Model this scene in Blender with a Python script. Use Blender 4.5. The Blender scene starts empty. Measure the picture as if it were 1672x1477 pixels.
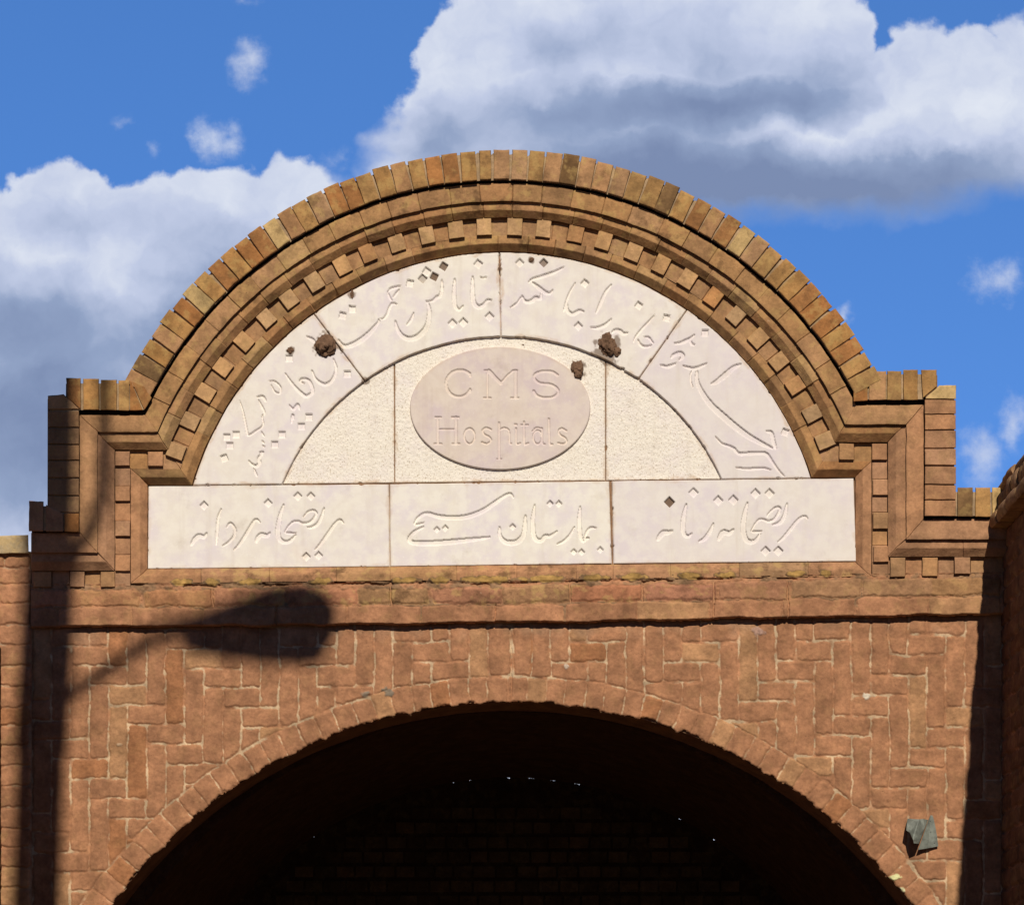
import bpy, math, random
import numpy as np
R_ = math.radians
random.seed(5)
scene = bpy.context.scene
C = scene.collection

# ------------------------------------------------------------------ camera
D, F, HX, HY, EYE = 5.6, 3220.0, 836.0, 1750.0, 1.6      # distance to the wall, focal length in px, horizon point, eye height
cd = bpy.data.cameras.new('camera'); cam = bpy.data.objects.new('camera', cd); C.objects.link(cam)
cam.location = (0, -D, EYE); cam.rotation_euler = (R_(90), 0, 0)
cd.sensor_width = 36; cd.lens = 36*F/1672; cd.shift_y = (HY-738.5)/1672; cd.clip_end = 2000; cd.clip_start = .05
scene.camera = cam
def U(px, py, y=0.0):
    """point of the facade drawing (in units of 1/575 m) on the plane at depth y"""
    d = D+np.asarray(y, float)
    px = np.asarray(px, float); py = np.asarray(py, float)
    return np.stack(np.broadcast_arrays((px-HX)*d/F, d-D, EYE+(HY-py)*d/F), -1)
PX = D/F                                                  # metres per drawing unit

# ------------------------------------------------------------------ light
ELEV = 35.0; AZ = .054
scene.view_settings.view_transform = 'Standard'; scene.view_settings.look = 'None'
scene.view_settings.exposure = 0.0; scene.view_settings.gamma = 1
sd = bpy.data.lights.new('sun', 'SUN'); sun = bpy.data.objects.new('sun', sd); C.objects.link(sun)
sd.energy = 4.4; sd.angle = R_(.65); sd.color = (1, .93, .82)
from mathutils import Vector
dl = Vector((-AZ, 1, -math.tan(R_(ELEV)))).normalized()
sun.rotation_euler = dl.to_track_quat('-Z', 'Y').to_euler()

w = bpy.data.worlds.new('World'); scene.world = w; w.use_nodes = True
nt = w.node_tree; N = nt.nodes; L = nt.links; N.clear()
def nd(t, **k):
    n = N.new(t)
    for a, b in k.items(): setattr(n, a, b)
    return n
def setin(n, i, v):
    if isinstance(v, bpy.types.NodeSocket): L.new(v, n.inputs[i])
    else: n.inputs[i].default_value = v
def M(op, a, b=0.0, c=None, clamp=False):
    n = nd('ShaderNodeMath', operation=op, use_clamp=clamp); setin(n, 0, a); setin(n, 1, b)
    if c is not None: setin(n, 2, c)
    return n.outputs[0]
def VM(op, a, b=(0,0,0)):
    n = nd('ShaderNodeVectorMath', operation=op); setin(n, 0, a); setin(n, 1, b)
    return n.outputs[1] if op in ('LENGTH', 'DOT_PRODUCT') else n.outputs[0]
def sky_world():
    tc = nd('ShaderNodeTexCoord')
    sep = nd('ShaderNodeSeparateXYZ'); L.new(tc.outputs['Generated'], sep.inputs[0])
    yy = M('MAXIMUM', sep.outputs[1], .02)
    u = M('DIVIDE', sep.outputs[0], yy); v = M('DIVIDE', sep.outputs[2], yy)
    p0 = nd('ShaderNodeCombineXYZ')
    L.new(M('MULTIPLY_ADD', u, F/1000, HX/1000), p0.inputs[0]); L.new(M('MULTIPLY_ADD', v, -F/1000, HY/1000), p0.inputs[1])
    P0 = p0.outputs[0]
    def noise(vec, sc, det=6, ro=.55, out=0):
        n = nd('ShaderNodeTexNoise'); L.new(vec, n.inputs['Vector']); n.inputs['Scale'].default_value = sc
        n.inputs['Detail'].default_value = det; n.inputs['Roughness'].default_value = ro
        return n.outputs[out]
    w1 = VM('MULTIPLY', VM('SUBTRACT', noise(P0, 7, 3, .5, 1), (.5,.5,.5)), (.13,.09,0))
    w2 = VM('MULTIPLY', VM('SUBTRACT', noise(P0, 28, 5, .6, 1), (.5,.5,.5)), (.036,.034,0))
    P = VM('ADD', VM('ADD', P0, w1), w2)
    def blob(c, pos=P):
        return M('SUBTRACT', 1.0, VM('LENGTH', VM('MULTIPLY', VM('SUBTRACT', pos, (c[0]/1000, c[1]/1000, 0)), (1000/c[2], 1000/c[3], 0))))
    def union(cs):
        acc = None
        for c in cs:
            b = blob(c)
            b = M('MULTIPLY', b, c[4] if len(c) > 4 else min(c[2], c[3])/90.0)
            acc = b if acc is None else M('MAXIMUM', acc, b)
        return acc
    big = union([(90,395,135,130),(-20,440,130,140),(170,360,60,60),(250,420,150,125),(350,380,110,110),(400,350,80,90),(475,330,80,88),(510,310,50,55),(500,450,220,150),(560,380,90,100),
                 (150,600,420,230),(40,850,260,190),
                 (775,100,95,100),(830,60,90,90),(950,40,230,170),(1150,60,250,180),(1310,60,115,130),(690,250,105,85),(640,300,70,70),(800,220,190,120),(950,260,300,110),
                 (1200,225,330,115),(1330,290,120,72),(1500,140,75,110),(1440,180,100,110),(1590,150,110,115),(1670,120,60,105),(1560,255,250,95),(1300,285,420,100),(1120,270,300,95),(836,1330,900,150)])
    f1 = M('SUBTRACT', noise(P0, 13, 6, .55), .5)
    dens = M('ADD', big, M('MULTIPLY', f1, .30))
    soft = None
    for c in [(1330,350,560,80,1.0),(620,255,110,80,.8),(30,900,300,170,.9),(580,300,60,60,.5),(1640,280,200,100,.6)]:
        q = M('MULTIPLY', M('MAXIMUM', blob(c, P0), 0.0), c[4]); soft = q if soft is None else M('ADD', soft, q)
    mr = nd('ShaderNodeMapRange', interpolation_type='SMOOTHSTEP'); L.new(dens, mr.inputs[0])
    mr.inputs[1].default_value = -.03; L.new(M('MULTIPLY_ADD', soft, .9, .13), mr.inputs[2])
    wis = union([(408,108,48,40,.9),(352,225,40,46,.8),(185,195,30,20,.45),(262,255,22,20,.35),(1630,462,62,38,.7),(1388,515,24,28,.8),(1160,325,26,14,.7),(1600,735,55,70,.9),(1668,690,45,60,.9),(400,8,40,12,.3),(1500,330,120,30,.4),(560,262,60,30,.4)])
    wd = M('ADD', wis, M('MULTIPLY', M('SUBTRACT', noise(P0, 22, 8, .7), .52), 1.1))
    mw = nd('ShaderNodeMapRange', interpolation_type='SMOOTHSTEP'); L.new(wd, mw.inputs[0])
    mw.inputs[1].default_value = .0; mw.inputs[2].default_value = 1.0; mw.inputs[4].default_value = .75
    wis_m = M('MULTIPLY', mw.outputs[0], M('GREATER_THAN', wis, -.5))
    cover = M('MAXIMUM', mr.outputs[0], wis_m)
    front = M('GREATER_THAN', sep.outputs[1], .05)
    cover = M('MULTIPLY', cover, front)
    # thickness of the cloud decides how much light comes through it: bases are grey, crests white
    base = None
    for c in [(1180,178,300,50,.6),(1340,150,130,70,.3),(900,190,280,60,.35),(1150,90,330,110,.22),(880,80,160,90,.2),(1250,310,560,95,.8),(1000,255,380,80,.35),(1560,270,260,90,.3),(700,250,130,80,.3),
              (60,600,380,130,.5),(40,740,330,150,.62),(330,520,180,130,.4),(180,370,240,60,.2),(420,450,200,120,.3),(30,500,190,80,.4)]:
        b = M('MULTIPLY', M('MAXIMUM', blob(c), 0.0), c[4]*1.25)
        base = b if base is None else M('ADD', base, b)
    f2 = M('SUBTRACT', noise(P, 6.5, 4, .5), .5); f3 = M('SUBTRACT', noise(P, 20, 6, .6), .5)
    br = M('SUBTRACT', M('ADD', M('ADD', .80, M('MULTIPLY', f2, .62)), M('MULTIPLY', f3, .22)), base)
    cr = nd('ShaderNodeValToRGB'); L.new(br, cr.inputs[0])
    e = cr.color_ramp.elements
    e[0].position = 0; e[0].color = (.20,.265,.44,1); e[1].position = 1; e[1].color = (.82,.86,.93,1)
    m_ = e.new(.35); m_.color = (.29,.37,.56,1); m_ = e.new(.68); m_.color = (.53,.595,.78,1)
    sk = nd('ShaderNodeTexSky', sky_type='NISHITA', sun_disc=False); L.new(VM('NORMALIZE', VM('ADD', tc.outputs['Generated'], (0,0,.30))), sk.inputs[0]); sk.sun_elevation = R_(ELEV)
    sk.sun_rotation = math.atan2(AZ, -1)
    sk.altitude = 1500; sk.air_density = 1; sk.dust_density = .3; sk.ozone_density = 2.5
    hs = nd('ShaderNodeHueSaturation'); L.new(sk.outputs[0], hs.inputs['Color']); hs.inputs['Saturation'].default_value = 1.2
    gm = nd('ShaderNodeMapRange', interpolation_type='SMOOTHSTEP'); L.new(sep.outputs[1], gm.inputs[0])
    for i, q in enumerate((-.4, .4, .72, 4.1)): gm.inputs[i+1].default_value = q       # added gain: dims sky behind the camera to cut ambient, brightens the front
    skg = nd('ShaderNodeVectorMath', operation='SCALE'); L.new(VM('MULTIPLY', hs.outputs[0], (.93,.94,1.06)), skg.inputs[0]); L.new(gm.outputs[0], skg.inputs['Scale'])
    cs_ = nd('ShaderNodeVectorMath', operation='SCALE'); L.new(cr.outputs[0], cs_.inputs[0]); cs_.inputs['Scale'].default_value = 1/SKY
    mx = nd('ShaderNodeMix', data_type='RGBA'); L.new(cover, mx.inputs[0]); L.new(skg.outputs[0], mx.inputs[6]); L.new(cs_.outputs[0], mx.inputs[7])
    bg = nd('ShaderNodeBackground'); L.new(mx.outputs[2], bg.inputs[0]); bg.inputs[1].default_value = SKY
    o = nd('ShaderNodeOutputWorld'); L.new(bg.outputs[0], o.inputs[0])
SKY = .06
sky_world()

# ------------------------------------------------------------------ helpers
def h3(ix, iy, iz, seed):
    n = (ix*374761393 + iy*668265263 + iz*2147483647 + seed*974634777) & 0xffffffff
    n = ((n ^ (n >> 13))*1274126177) & 0xffffffff
    n = (n ^ (n >> 16)) & 0xffff
    return n/65535.0
def vn(x, y, z, seed=0):
    x = np.asarray(x, float); y = np.asarray(y, float); z = np.asarray(z, float)+0*x
    xi = np.floor(x).astype(np.int64); yi = np.floor(y).astype(np.int64); zi = np.floor(z).astype(np.int64)
    fx = x-xi; fy = y-yi; fz = z-zi
    fx = fx*fx*(3-2*fx); fy = fy*fy*(3-2*fy); fz = fz*fz*(3-2*fz)
    r = 0
    for dx in (0, 1):
        for dy in (0, 1):
            for dz in (0, 1):
                r = r + h3(xi+dx, yi+dy, zi+dz, seed)*(fx if dx else 1-fx)*(fy if dy else 1-fy)*(fz if dz else 1-fz)
    return r-.5
def vn2(x, y, seed=0):
    xi = np.floor(x).astype(np.int64); yi = np.floor(y).astype(np.int64); fx = x-xi; fy = y-yi
    fx = fx*fx*(3-2*fx); fy = fy*fy*(3-2*fy)
    a = h3(xi, yi, 0, seed); b = h3(xi+1, yi, 0, seed); c = h3(xi, yi+1, 0, seed); d = h3(xi+1, yi+1, 0, seed)
    return a*(1-fx)*(1-fy)+b*fx*(1-fy)+c*(1-fx)*fy+d*fx*fy-.5
def fbm2(x, y, s, o=4, seed=0, g=.55):
    r = 0; a = 1.0
    for i in range(o):
        r = r+a*vn2(x/s, y/s, seed+i*17); s /= 2.03; a *= g
    return r
def sst(a, b, x):
    t = np.clip((x-a)/(b-a), 0, 1); return t*t*(3-2*t)

def tag(o, label=None, cat=None, group=None, kind=None):
    if label: o['label'] = label
    if cat: o['category'] = cat
    if group: o['group'] = group
    if kind: o['kind'] = kind
    return o
def empty(name, loc=(0,0,0)):
    o = bpy.data.objects.new(name, None); C.objects.link(o); o.location = loc; o.empty_display_size = .2
    return o
def mesh_obj(name, verts, faces, mat, parent=None, attrs=None, smooth=None, loc=(0,0,0)):
    me = bpy.data.meshes.new(name); me.from_pydata([tuple(v) for v in verts], [], faces)
    return finish(name, me, mat, parent, attrs, smooth, loc)
def finish(name, me, mat, parent, attrs, smooth, loc=(0,0,0)):
    for k, v in (attrs or {}).items():
        v = np.asarray(v, np.float32)
        if v.ndim == 2:
            a = me.attributes.new(k, 'FLOAT_COLOR', 'POINT')
            a.data.foreach_set('color', np.concatenate([v, np.ones((len(v), 1), np.float32)], 1).ravel())
        else:
            a = me.attributes.new(k, 'FLOAT', 'POINT'); a.data.foreach_set('value', v)
    me.materials.append(mat)
    if smooth is not None:
        me.polygons.foreach_set('use_smooth', [True]*len(me.polygons))
        if smooth < 180: me.set_sharp_from_angle(angle=R_(smooth))
    me.update()
    o = bpy.data.objects.new(name, me); C.objects.link(o); o.location = loc
    if parent: o.parent = parent
    return o
class MB:
    """collects shapes with per-vertex colour into one mesh"""
    def __init__(s): s.v = []; s.f = []; s.c = []; s.a = []
    def add(s, v, f, col, age=0.0):
        b = len(s.v); v = [tuple(q) for q in v]
        s.v += v; s.f += [tuple(i+b for i in q) for q in f]; s.c += [col]*len(v); s.a += [age]*len(v)
    def rings(s, rings, col, age=0.0, closed=True, caps=True):
        n = len(rings[0]); m = len(rings); f = []
        for i in range(m-1):
            for j in range(n if closed else n-1):
                k = (j+1) % n; f.append((i*n+j, i*n+k, (i+1)*n+k, (i+1)*n+j))
        v = [q for r in rings for q in r]
        if caps: f.append(tuple(range(n))[::-1]); f.append(tuple(range((m-1)*n, m*n)))
        s.add(v, f, col, age)
    def box(s, x0, x1, y0, y1, z0, z1, col, age=0.0):
        v = [(x,y,z) for x in (x0,x1) for y in (y0,y1) for z in (z0,z1)]
        s.add(v, [(0,1,3,2),(4,6,7,5),(0,4,5,1),(2,3,7,6),(0,2,6,4),(1,5,7,3)], col, age)
    def build(s, name, mat, parent=None, smooth=None, rough=0.0, loc=(0,0,0)):
        v = np.array(s.v, float)
        if rough:
            q = v/.011; q2 = v/.03
            for ax in range(3):
                v[:, ax] += rough*(vn(q[:,0], q[:,1], q[:,2], 3+ax)*.9+vn(q2[:,0], q2[:,1], q2[:,2], 13+ax)*1.2)
        return mesh_obj(name, v, s.f, mat, parent, {'Col': np.array(s.c), 'age': np.array(s.a)}, smooth, loc)

# ------------------------------------------------------------------ materials
def new_mat(name):
    m = bpy.data.materials.new(name); m.use_nodes = True; t = m.node_tree
    return m, t, t.nodes['Principled BSDF']
class G:
    def __init__(s, t): s.t = t
    def n(s, ty, **k):
        x = s.t.nodes.new(ty)
        for a, b in k.items(): setattr(x, a, b)
        return x
    def l(s, a, b): s.t.links.new(a, b)
    def noise(s, sc, det=5, ro=.6, vec=None):
        x = s.n('ShaderNodeTexNoise'); x.inputs['Scale'].default_value = sc; x.inputs['Detail'].default_value = det; x.inputs['Roughness'].default_value = ro
        s.l(vec or s.pos, x.inputs['Vector']); return x.outputs[0]
    def ramp(s, v, a, b, lo=0.0, hi=1.0):
        x = s.n('ShaderNodeMapRange', interpolation_type='SMOOTHSTEP'); s.l(v, x.inputs[0])
        for i, q in enumerate((a, b, lo, hi)): x.inputs[i+1].default_value = q
        return x.outputs[0]
    def mul(s, a, b, op='MULTIPLY'):
        x = s.n('ShaderNodeMath', operation=op)
        for i, q in enumerate((a, b)):
            if isinstance(q, (int, float)): x.inputs[i].default_value = q
            else: s.l(q, x.inputs[i])
        return x.outputs[0]
    def mix(s, f, a, b, mode='MIX'):
        x = s.n('ShaderNodeMix', data_type='RGBA', blend_type=mode)
        if isinstance(f, (int, float)): x.inputs[0].default_value = f
        else: s.l(f, x.inputs[0])
        for i, q in ((6, a), (7, b)):
            if isinstance(q, tuple): x.inputs[i].default_value = (*q, 1)
            else: s.l(q, x.inputs[i])
        return x.outputs[2]
    def attr(s, n, out):
        x = s.n('ShaderNodeAttribute', attribute_name=n); return x.outputs[out]
    def bump(s, b, h, st, dist, prev=None):
        x = s.n('ShaderNodeBump'); x.inputs['Strength'].default_value = st; x.inputs['Distance'].default_value = dist
        s.l(h, x.inputs['Height'])
        if prev: s.l(prev, x.inputs['Normal'])
        return x.outputs[0]
def gstart(name):
    m, t, b = new_mat(name); g = G(t); x = g.n('ShaderNodeNewGeometry'); g.pos = x.outputs['Position']
    b.inputs['Specular IOR Level'].default_value = .15; b.inputs['Roughness'].default_value = .92
    return m, g, b
def brick_mat(name, bumpd=.0016, gain=1.0):
    m, g, b = gstart(name)
    col = g.attr('Col', 'Color'); age = g.attr('age', 'Fac')
    # mottled clay
    k = g.ramp(g.noise(18, 6, .65), .3, .7, .72, 1.20); k2 = g.ramp(g.noise(110, 4, .65), .25, .75, .86, 1.12)
    vm = g.n('ShaderNodeVectorMath', operation='SCALE'); g.l(col, vm.inputs[0]); g.l(g.mul(g.mul(k, k2), gain), vm.inputs['Scale'])
    c = vm.outputs[0]
    # weathered: yellow fired skin, dark crusts and a little lime, where 'age' is high
    y = g.mul(g.ramp(g.noise(26, 5, .6), .50, .62), age)
    c = g.mix(g.mul(y, .42), c, (.47,.31,.11))
    d = g.mul(g.ramp(g.noise(15, 6, .7), .52, .68), age)
    c = g.mix(g.mul(d, .66), c, (.085,.045,.02))
    l = g.mul(g.ramp(g.noise(55, 4, .7), .70, .76), g.mul(age, .6))
    c = g.mix(l, c, (.50,.40,.27))
    p = g.ramp(g.noise(230, 2, .5), .24, .33, 1, 0)
    c = g.mix(g.mul(p, .55), c, (.075,.04,.02))
    g.l(c, b.inputs['Base Color'])
    n1 = g.bump(b, g.noise(160, 5, .7), .8, bumpd)
    n2 = g.bump(b, g.noise(36, 3, .5), .6, bumpd*2.2, n1)
    g.l(n2, b.inputs['Normal'])
    return m
BR = brick_mat('weathered_brick')
SHADE_BR = brick_mat('shade_dimmed_brick', .004, .30)  # brick dimmed by its gain, the passage's shade put into the colour
def stone_mat(name, pitted, tint=None):
    m, g, b = gstart(name)
    a = g.ramp(g.noise(7, 4, .6), .35, .65); a2 = g.ramp(g.noise(24, 4, .6), .40, .62)
    c = g.mix(a, (.71,.65,.55), (.67,.60,.59)); c = g.mix(g.mul(a2, .7), c, (.77,.72,.62))
    r = g.ramp(g.noise(4.3, 5, .6), .60, .74); c = g.mix(g.mul(r, .35), c, (.66,.50,.38))
    sp = g.ramp(g.noise(150, 3, .6), .60, .70); c = g.mix(g.mul(sp, .35), c, (.85,.81,.76))
    tn = g.attr('tone', 'Fac'); c = g.mix(g.mul(tn, .75), c, (.60,.525,.53)); sp2 = g.ramp(g.noise(75, 5, .7), .62, .74); c = g.mix(g.mul(sp2, .30), c, (.46,.38,.30))
    if pitted:
        c = g.mix(.5, c, (.82,.74,.62))
        q = g.ramp(g.noise(210, 3, .6), .33, .46, 1, 0); c = g.mix(g.mul(q, .6), c, (.36,.26,.16))
    st = g.ramp(g.noise(11, 6, .7), .56, .72); c = g.mix(g.mul(st, .42), c, (.50,.43,.36))
    mp = g.n('ShaderNodeMapping'); mp.inputs['Scale'].default_value = (26, 26, 2.2); g.l(g.pos, mp.inputs['Vector'])
    run_ = g.ramp(g.noise(1, 4, .6, mp.outputs[0]), .54, .74); c = g.mix(g.mul(run_, .34), c, (.55,.47,.38))
    if tint:
        c = g.mix(1.0, c, tint, 'MULTIPLY')
    mud = g.attr('mud', 'Fac'); c = g.mix(mud, c, (.13,.075,.042))
    rim = g.attr('rim', 'Fac'); c = g.mix(g.mul(rim, g.ramp(g.noise(30, 4, .7), .35, .6)), c, (.50,.33,.19))
    g.l(c, b.inputs['Base Color']); b.inputs['Roughness'].default_value = .7
    n = g.bump(b, g.noise(260 if pitted else 90, 4, .65), .7, .0022 if pitted else .0005)
    g.l(n, b.inputs['Normal'])
    return m
ST = stone_mat('cream_stone', False); OVM = stone_mat('rosy_stone', False, (.86,.79,.775)); STP = stone_mat('pitted_cream_stone', True)
def plain(name, col, rough=.8, metal=0.0, var=.3, sc=30, bump=.001, spec=.2):
    m, g, b = gstart(name)
    k = g.ramp(g.noise(sc, 5, .65), .3, .7, 1-var, 1+var)
    vm = g.n('ShaderNodeVectorMath', operation='SCALE'); vm.inputs[0].default_value = col; g.l(k, vm.inputs['Scale'])
    g.l(vm.outputs[0], b.inputs['Base Color']); b.inputs['Roughness'].default_value = rough; b.inputs['Metallic'].default_value = metal
    b.inputs['Specular IOR Level'].default_value = spec
    g.l(g.bump(b, g.noise(sc*4, 5, .7), .7, bump), b.inputs['Normal'])
    return m
MUD = plain('dried_mud', (.155,.088,.052), .95, var=.3, sc=60, bump=.004)
TIN = plain('grey_painted_tin', (.145,.155,.13), .6, .35, .35, 45, .0008, .5)
POLE = plain('galvanised_steel', (.3,.3,.29), .5, .7, .15, 20, .0005)
DIRT = plain('packed_earth', (.12,.085,.055), .95, 0, .25, 3, .01)

# ------------------------------------------------------------------ facade drawing: layers of the moulded crest
CX, CY = 821.0, 939.0
#        R    YL   XL    LL   YR    XR    LR
LAY = np.array([
 [528, 792, 241.5, 928, 779.5, 1396, 916.5],   # 0 stone edge
 [542, 778.5, 228.5, 940, 766, 1409, 929],     # 1 ridge of inner moulding
 [554, 765.5, 213.5, 952, 753, 1423, 941],     # 2
 [584, 734, 187, 931, 721.5, 1450, 908.5],     # 3 foot of the outer moulding
 [597, 721, 173, 916, 706.5, 1463.5, 894],     # 4 ridge
 [611, 705, 159, 902, 692.5, 1480, 880],       # 5
 [640, 677.5, 130, 870, 661, 1508, 847.5],     # 6
 [694, 619, 79, 818, 605, 1561, 796]], float)  # 7
def lay(l):
    i = min(int(l), 6); f = l-i; return LAY[i]*(1-f)+LAY[i+1]*f
XE_L, XE_R = 51.0, 1655.0
def path(l, seg, s, bottom=False):
    """px of layer l in segment seg at absolute coordinate s; clamping makes the mitres"""
    R, YL, XL, LL, YR, XR, LR = lay(l)
    aL = -math.degrees(math.acos((CY-YL)/R)); aR = math.degrees(math.acos((CY-YR)/R))
    if seg == 0: return (min(max(s, XE_L), XL), LL)
    if seg == 1: return (XL, min(max(s, YL), LL))
    if seg == 2: return (min(max(s, XL), CX-math.sqrt(R*R-(CY-YL)**2)), YL)
    if seg == 3:
        a = R_(min(max(s, aL), aR)); return (CX+R*math.sin(a), CY-R*math.cos(a))
    if seg == 4: return (min(max(s, CX+math.sqrt(R*R-(CY-YR)**2)), XR), YR)
    if seg == 5: return (XR, min(max(s, YR), LR))
    if seg == 6: return (min(max(s, XR), XE_R), LR)
    if seg == 7: x = min(max(s, XL), XR); return (x, LL+(LR-LL)*(x-XL)/(XR-XL))
BIG = 1e5
def subdiv(prof, step, back):
    """open front profile [(l, y)] -> dense closed ring spec with chamfered ends"""
    out = []
    for (a, ya), (b, yb) in zip(prof[:-1], prof[1:]):
        n = step
        for i in range(n): t = i/n; out.append((a+(b-a)*t, ya+(yb-ya)*t))
    out.append(prof[-1])
    return out+[(prof[-1][0], back), (prof[0][0], back)]
def tone(base, v=.13, hue=.05):
    k = 1+random.uniform(-v, v); h = random.uniform(-hue, hue)
    return (base[0]*k*(1+h), base[1]*k, base[2]*k*(1-h*1.5))
PINK = (.365,.190,.098); TAN = (.365,.20,.095); OCH = (.345,.185,.066); RUST = (.315,.140,.048); DARK = (.17,.095,.04); CREAM = (.46,.31,.135)
def pick(age):
    r = random.random()
    if age < .2: return tone(PINK if r < .8 else TAN, .10)
    if r < .42: return tone(OCH, .15)
    if r < .62: return tone(TAN, .15)
    if r < .80: return tone(RUST, .15)
    if r < .91: return tone(CREAM, .12)
    return tone(DARK, .15)
def sweep_brick(mb, prof, seg, s0, s1, back=.06, gap=.16, nsub=None, col=None, age=.5, step=5):
    dense = subdiv(prof, step, back)
    px_per = 10.0 if seg == 3 else 1.0          # degrees to px on the arc
    lo = s0; hi = s1
    # real limits for numbering
    def lim(s):
        q = path(prof[0][0], seg, s); return q
    a, b = lim(lo), lim(hi); length = math.hypot(a[0]-b[0], a[1]-b[1])
    n = nsub or max(3, int(length/5))
    def real(s, sign):
        if abs(s) < BIG: return s
        # coordinate beyond every layer's own corner
        vals = []
        for l, _ in prof:
            R, YL, XL, LL, YR, XR, LR = lay(l)
            q = path(l, seg, s)
            vals.append(math.degrees(math.atan2(q[0]-CX, CY-q[1])) if seg == 3 else (q[1] if seg in (1, 5) else q[0]))
        return vals
    A, B = real(lo, -1), real(hi, 1)
    g0 = gap/(9.9 if seg == 3 else 1)
    ls = [l for l, _ in prof]
    rings = []
    ts = [0, .25/n]+[i/n for i in range(1, n)]+[1-.25/n, 1]
    dj = random.uniform(-.0018, .0018)*(1 if seg == 3 else .5)
    for ti, t in enumerate(ts):
        ring = []
        for (l, y) in dense:
            a = A if not isinstance(A, list) else np.interp(l, ls, A) if ls[0] < ls[-1] else A[0]
            b = B if not isinstance(B, list) else np.interp(l, ls, B) if ls[0] < ls[-1] else B[0]
            g = g0 if b > a else -g0
            s = (a+g)+((b-g)-(a+g))*t
            x_, y_ = path(l, seg, s)
            yy = y+dj
            if ti in (0, len(ts)-1) and y < back: yy = y+.0016
            ring.append(U(x_, y_, yy))
        rings.append(ring)
    if col is None:
        col = pick(age); k = .62 if seg == 3 else .35; m_ = (.37,.20,.092) if age > .3 else PINK
        col = tuple(a*(1-k)+b*k for a, b in zip(col, m_))
    mb.rings(rings, col, age)

def quad_brick(mb, pts, y0, y1, col, age=.5, ch=1.0, n=4, taper=0.0):
    """a brick whose face is the quadrilateral pts (px, clockwise from top left) at depth y0, body back to y1"""
    P = np.array(pts, float); c = P.mean(0)
    def face(inset, y, k):
        out = []
        Q = P+(c-P)/np.maximum(np.linalg.norm(c-P, axis=1, keepdims=True), 1)*inset*1.3
        for i in range(4):
            a, b = Q[i], Q[(i+1) % 4]
            for j in range(k): t = j/k; out.append(U(*(a+(b-a)*t), y))
        return out
    j = random.uniform(-.001, .001)
    r = [face(0, y1, n), face(0, y0+.02+j, n), face(0, y0+.0022+j, n), face(ch*.55, y0+.0005+j, n), face(ch*1.4, y0+j, n)]
    mb.rings(r, col, age, caps=False)
    b = len(mb.v)
    # front face as grid so it can take roughness
    Q = P+(c-P)/np.maximum(np.linalg.norm(c-P, axis=1, keepdims=True), 1)*ch*1.4*1.3
    v = []; f = []
    for a_ in range(n+1):
        for b_ in range(n+1):
            u_, v_ = a_/n, b_/n
            q = (Q[0]*(1-u_)+Q[1]*u_)*(1-v_)+(Q[3]*(1-u_)+Q[2]*u_)*v_
            v.append(U(q[0], q[1], y0+j))
    for a_ in range(n):
        for b_ in range(n):
            i = a_*(n+1)+b_; f.append((i, i+1, i+n+2, i+n+1))
    mb.add(v, f, col, age)

gate = empty('brick_gateway', (0, 0, 0))
tag(gate, 'arched brick gateway with stepped mouldings and a half-round crest around cream inscribed stones', 'gateway')

# depths of the layers (negative = towards the street)
Y_FLAT, Y_DENT, Y_M2A, Y_M2, Y_M3, Y_SOL = -.018, -.0265, -.029, -.046, -.056, -.071
ARC_AGE = 1.0
def age_at(seg, s): return .12 if seg in (0,1,5,6,7) else (.35 if seg in (2,4) else min(1.0, .45+.55*max(0, 1-abs(s)/62)+.15))

def run(mb, prof, pitch_arc, pitch_line, segs=(0,1,2,3,4,5,6), off=0.0, back=.06, ages=None):
    for seg in segs:
        if seg == 3:
            cuts = list(np.arange(-70+off, 70, pitch_arc)); lo, hi = -BIG*2, BIG*2
            l0 = max(-math.degrees(math.acos((CY-lay(l)[1])/lay(l)[0])) for l, _ in prof)
            h0 = min(math.degrees(math.acos((CY-lay(l)[4])/lay(l)[0])) for l, _ in prof)
            cuts = [c+random.uniform(-.25, .25) for c in cuts if l0+2.2 < c < h0-2.2]
        else:
            e = [path(l, seg, -BIG*2) for l, _ in prof]; f = [path(l, seg, BIG*2) for l, _ in prof]
            ax = 1 if seg in (1, 5) else 0
            l0 = max(q[ax] for q in e); h0 = min(q[ax] for q in f); cuts = []
            if h0-l0 > pitch_line*1.25:
                k = int(round((h0-l0)/pitch_line)); cuts = [l0+(h0-l0)*i/k+random.uniform(-9, 9) for i in range(1, k)]
        edges = [-BIG*2]+list(cuts)+[BIG*2]
        for a, b in zip(edges[:-1], edges[1:]):
            m = 0 if (abs(a) > BIG and abs(b) > BIG) else ((a if abs(a) < BIG else b)+(b if abs(b) < BIG else a))/2
            ag = age_at(seg, m)
            sweep_brick(mb, prof, seg, a, b, back=back, age=ag)

# inner moulding, closed round the stones
mb = MB()
P1 = [(0.06, .002), (0.95, Y_FLAT+.0008), (1.05, Y_FLAT), (1.96, Y_FLAT), (2.0, Y_FLAT+.001)]
run(mb, P1, 4.95, 105, segs=(1,2,3,4,5))
cuts = [328,440,549,637,746,844,941,1001,1095,1207,1320]
ed = [-BIG*2]+cuts+[BIG*2]
for a, b in zip(ed[:-1], ed[1:]):
    sweep_brick(mb, P1, 7, a, b, age=1.0 if 250 < a < 1330 else .3, col=tone(PINK if random.random() < .7 else TAN, .1))
mb.build('inner_moulding', BR, gate, 22, .0011)
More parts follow.
